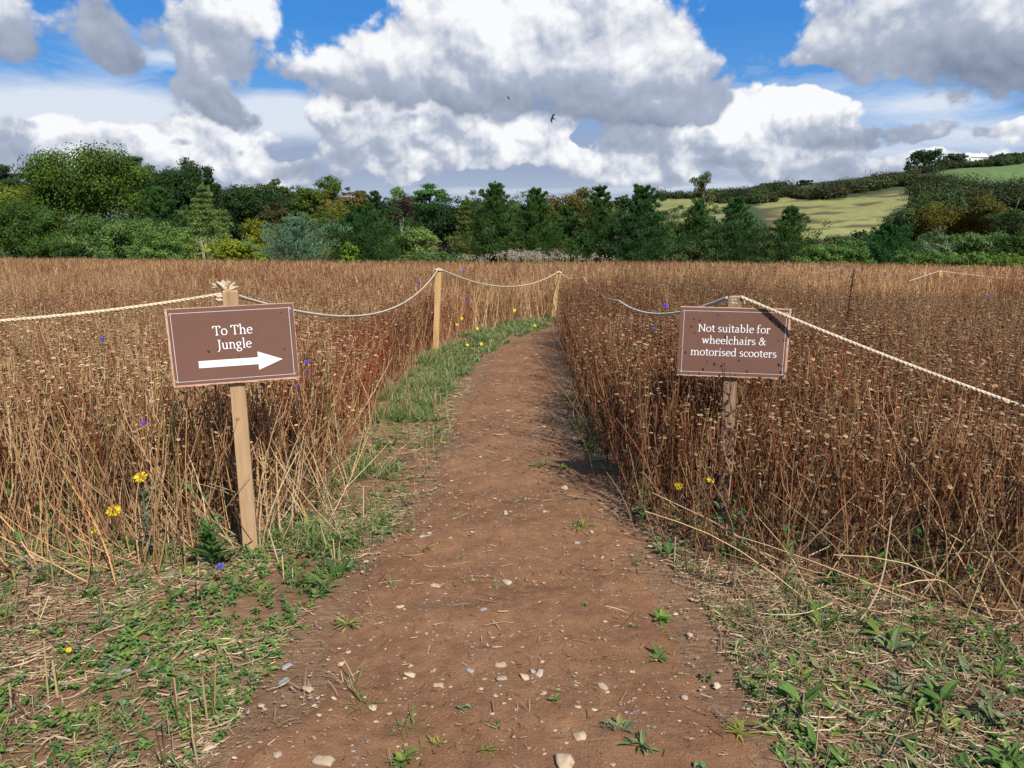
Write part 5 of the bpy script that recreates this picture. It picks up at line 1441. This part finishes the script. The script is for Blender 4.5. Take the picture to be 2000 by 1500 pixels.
for a in ((345, 1030, 800, (.11, .17, .05), 'green leafy stem among the dead stalks left of the To The Jungle post', .11, 4.05), (290, 1090, 960, (.17, .21, .14), 'silvery green weed below the yellow flower at the left', .09, 3.55),
          (1625, 1085, 985, (.17, .22, .17), 'silvery thistle seedling in front of the dark stalks at the right', .07, 3.6), (1255, 1000, 925, (.12, .20, .08), 'green weed at the foot of the right-hand stalks left of the yellow flowers', .09, 4.1),
          (1370, 1050, 940, (.16, .20, .14), 'grey leafy weed between the two yellow flowers at the notice', .08, 3.85), (415, 1120, 1030, (.06, .13, .03), 'broad-leaved green dock by the foot of the To The Jungle post', .16, 3.5)):
    tall_weed(*a[:6], depth=a[6])


def flower(px, py, size, depth, petals, c, cc, label, name, group=None, ring=1, face=(.15, -.6, .8)):
    p = at(px, py, depth); z0 = float(surf(p.x, p.y)); hgt = max(p.z - z0, .03)
    root = empty(name, (p.x, p.y, z0), label, 'flower', group)
    m = MB(); lean = rg.normal(size=2) * .08 * hgt
    tubes(m, [[(lean[0], lean[1], -.02), (lean[0] * .6, lean[1] * .6, hgt * .5), (0, 0, hgt - .002)]], .0022, (.12, .16, .05), 5); m.build('stem', M_leaf, root)
    r = size / 2 / FPX * depth; n, a, b = (v[0] for v in frames(np.array([face], float)))
    m = MB()
    for k in range(ring):
        an = np.arange(petals) * 2 * np.pi / petals + k * .4 + rg.normal(size=petals) * .06
        d = a[None] * np.cos(an)[:, None] + b[None] * np.sin(an)[:, None] + n[None] * (.12 + .5 * k + rg.normal(size=(petals, 1)) * .12); rr = r * (1 - .3 * k)
        u = np.cross(n[None], d); w_ = rr * 2.4 / petals
        base = np.array([0, 0, hgt])
        V = np.stack([base + d * rr * .18 - u * w_ * .3, base + d * rr * .18 + u * w_ * .3, base + d * rr * .85 + u * w_ * .95, base + d * rr * 1.0, base + d * rr * .85 - u * w_ * .95], 1) + n * .0006 * (k + 1)
        o_ = (np.arange(petals) * 5)[:, None]; off = m.n
        m.add(V.reshape(-1, 3), o_ + np.array([[0, 1, 2, 4]]), np.repeat(np.array(c)[None] * rg.uniform(.85, 1.1, (petals, 1)), 5, 0)); m.more(o_ + np.array([[2, 3, 4]]), 0, off)
    m.build('petal', M_petal, root)['kind'] = 'stuff'
    m = MB(); V, F = stone_mesh(7); V = np.array(V) * [1, 1.3, 1] * r * .30
    V = V[:, :1] * a + V[:, 1:2] * b + V[:, 2:] * n + np.array([0, 0, hgt]) + n * r * .05
    m.add(V, F, cc); m.build('flower_centre', M_petal, root, True)


YC, YD, BC, BD = (.80, .56, .010), (.70, .38, .006), (.095, .075, .46), (.12, .05, .30)
for a in ((275, 932, 28, 3.75, 'wide yellow daisy with petals half folded, upper of two at the left'), (222, 998, 30, 3.6, 'star-shaped yellow daisy, lower of the two at the left'), (183, 1038, 11, 3.6, 'tiny yellow daisy bud below the star-shaped one'), (135, 1275, 12, 2.7, 'small yellow flower low among weeds at the lower left'),
          (1325, 950, 20, 3.95, 'upright yellow daisy at the right edge of the path'), (1388, 938, 18, 4.0, 'yellow daisy next to the foot of the wheelchair notice'), (1455, 856, 8, 4.4, 'tiny yellow bloom in the dark stalks right of the notice post')):
    flower(a[0], a[1], a[2], a[3], 11, YC, YD, a[4], 'yellow_daisy', 'yellow daisies near the signs')
for i, (px, py, d) in enumerate(((893, 634, 12.8), (902, 622, 13.4), (932, 642, 12.2), (1045, 636, 13.4), (940, 672, 10.9), (913, 674, 10.8), (1190, 550, 13.5), (1217, 571, 11.0), (1005, 606, 15))):
    flower(px, py, 6.5, d, 8, YC, YD, 'small yellow bloom dotted along the far verge and stalks', 'yellow_daisy', 'yellow blooms at the bend of the path', face=(.2, -.75, .6))
for a in ((280, 828, 20, 4.0, 'blue cornflower among the dead stalks at the left'), (430, 1106, 18, 3.3, 'low blue cornflower near the foot of the To The Jungle post'), (598, 708, 14, 4.6, 'upper blue cornflower beside the right edge of the To The Jungle board'), (600, 727, 15, 4.55, 'middle blue cornflower beside the right edge of the To The Jungle board'),
          (582, 754, 13, 4.5, 'lowest blue cornflower just below the corner of the To The Jungle board'), (200, 662, 13, 4.8, 'blue cornflower left of the To The Jungle board'), (1300, 597, 14, 5.2, 'violet cornflower by the slack rope left of the notice'), (1930, 580, 9, 8, 'distant violet cornflower near the right edge'),
          (1276, 643, 9, 5.6, 'dark violet cornflower left of the notice, below the slack rope'), (1800, 832, 10, 4.0, 'violet cornflower deep in the dark stalks at the right'), (816, 552, 9, 9.0, 'cornflower in the stalks left of the nearest pale post'), (913, 586, 9, 13, 'cornflower under the sagging rope beyond the nearest pale post'), (905, 531, 10, 16, 'violet cornflower high in the far stalks by the nearest pale post')):
    flower(a[0], a[1], a[2] * .85, a[3], 10, BC, BD, a[4], 'cornflower', 'cornflowers in the dried crop', ring=2, face=(.1, -.5, .85))

# dark dock standing above the crop
c = at(1648, 640, 7.2); z0 = float(surf(c.x, c.y)); H = at(1660, 525, 7.2).z - z0
root = empty('dock_plant', (c.x, c.y, z0), 'tall dark brown dock seed spike standing in the stalks at the right', 'plant')
m = MB(); tubes(m, [[(0, 0, 0), (.01, 0, H * .5), (.05, 0, H)]], .005, (.06, .03, .02), 5); m.build('stem', M_stalk, root)
m = MB(); n = 800; h = 1 - rg.random(n) ** .8 * .75; br = rg.integers(0, 6, n); of = np.where(br < 3, 0, (br - 4) * .07) * (1 - np.abs(h - .7))
p = np.stack([.05 * h ** 2 + of + rg.normal(size=n) * .040 * (1.25 - h), rg.normal(size=n) * .03 * (1.25 - h), h * H], 1)
rhombs(m, p, rg.normal(size=(n, 3)), .008, .006, np.array([[.10, .045, .028]]) * rg.uniform(.5, 1.4, (n, 1)), rg); m.build('seed_head', M_stalk, root)['kind'] = 'stuff'

# pale thistle-down patch at the far edge of the crop
m = MB(); n = 90; px_ = np.concatenate([rg.normal(1030, 40, 60), rg.uniform(900, 1200, 30)]); q = [at(float(a), 512, float(rg.uniform(40, 45))) for a in px_]
b = np.array([(v.x, v.y, float(gz(v.x, v.y))) for v in q]); hh = rg.uniform(1.0, 1.32, n) * np.where(np.abs(px_ - 1035) < 70, 1.12, .95)
tip = b + np.stack([rg.normal(size=n) * .12, rg.normal(size=n) * .1, hh], 1)
tubes(m, np.stack([b, (b + tip) / 2, tip], 1), .012, (.22, .19, .11), 3)
k = 26; ii = np.repeat(np.arange(n), k); pp = tip[ii] + rg.normal(size=(n * k, 3)) * [.13, .13, .09] - [0, 0, .05]
rhombs(m, pp, rg.normal(size=(n * k, 3)), .036, .026, np.array([[.36, .30, .24]]) * rg.uniform(.5, 1.25, (n * k, 1)), rg)
tag(m.build('thistles', M_stalk), 'pale fluffy thistle-down rising above the far edge of the field', 'thistles', kind='stuff')


# ------------------------------------------------------------------ swallows
def bird(px, py, span, depth, wing, body, label):
    p = at(px, py, depth); m = MB()
    w = np.array(wing, float); w /= np.linalg.norm(w); f = np.array(body, float); f -= w * f.dot(w); f /= np.linalg.norm(f); u = np.cross(w, f)
    s_ = span / FPX * depth / 2; to = lambda a, b_, c_: tuple((w * a + f * b_ + u * c_) * s_)
    t = np.linspace(-.62, .42, 9); rr = np.array([.02, .05, .09, .13, .155, .15, .13, .10, .02]); k = 8
    V = [to(math.cos(j * 2 * math.pi / k) * r_, q, math.sin(j * 2 * math.pi / k) * r_ * .9) for q, r_ in zip(t, rr) for j in range(k)]
    m.add(V, [[i * k + j, i * k + (j + 1) % k, (i + 1) * k + (j + 1) % k, (i + 1) * k + j] for i in range(8) for j in range(k)], (.03, .03, .045))
    for sg in (-1, 1):
        out = [(.05, .16, .02), (.40, .26, .10), (.75, .10, .10), (1.0, -.34, .04), (.62, -.16, .08), (.30, -.12, .07), (.05, -.14, .01)]
        V = [to(sg * a, b_, c_ + z_) for z_ in (.018, -.018) for a, b_, c_ in out]
        m.add(V, [[0, 1, 5, 6], [1, 2, 4, 5], [7, 13, 12, 8], [8, 12, 11, 9]] + [[i, i + 1, i + 8, i + 7] for i in range(6)], (.018, .018, .026)); m.more([[2, 3, 4], [9, 11, 10]], 0, m.n - 14)
        V = [to(sg * .02, -.5, 0), to(sg * .08, -.55, .0), to(sg * .24, -1.0, 0), to(sg * .02, -.5, -.02), to(sg * .08, -.55, -.02), to(sg * .24, -1.0, -.02)]
        m.add(V, [[0, 1, 4, 3], [1, 2, 5, 4], [2, 0, 3, 5]], (.018, .018, .026)); m.more([[0, 1, 2], [3, 5, 4]], 0, m.n - 6)
    o = m.build('swallow', M_plain); o.location = p
    tag(o, label, 'bird', 'swallows in the sky')


bird(1079, 231, 20, 24, (.32, .25, .95), (-.9, .1, .1), 'larger swallow banking with wings spread against the white cloud')
bird(993, 191, 9, 40, (.55, .3, -.75), (-.8, .2, -.3), 'smaller swallow, higher and left of the other')
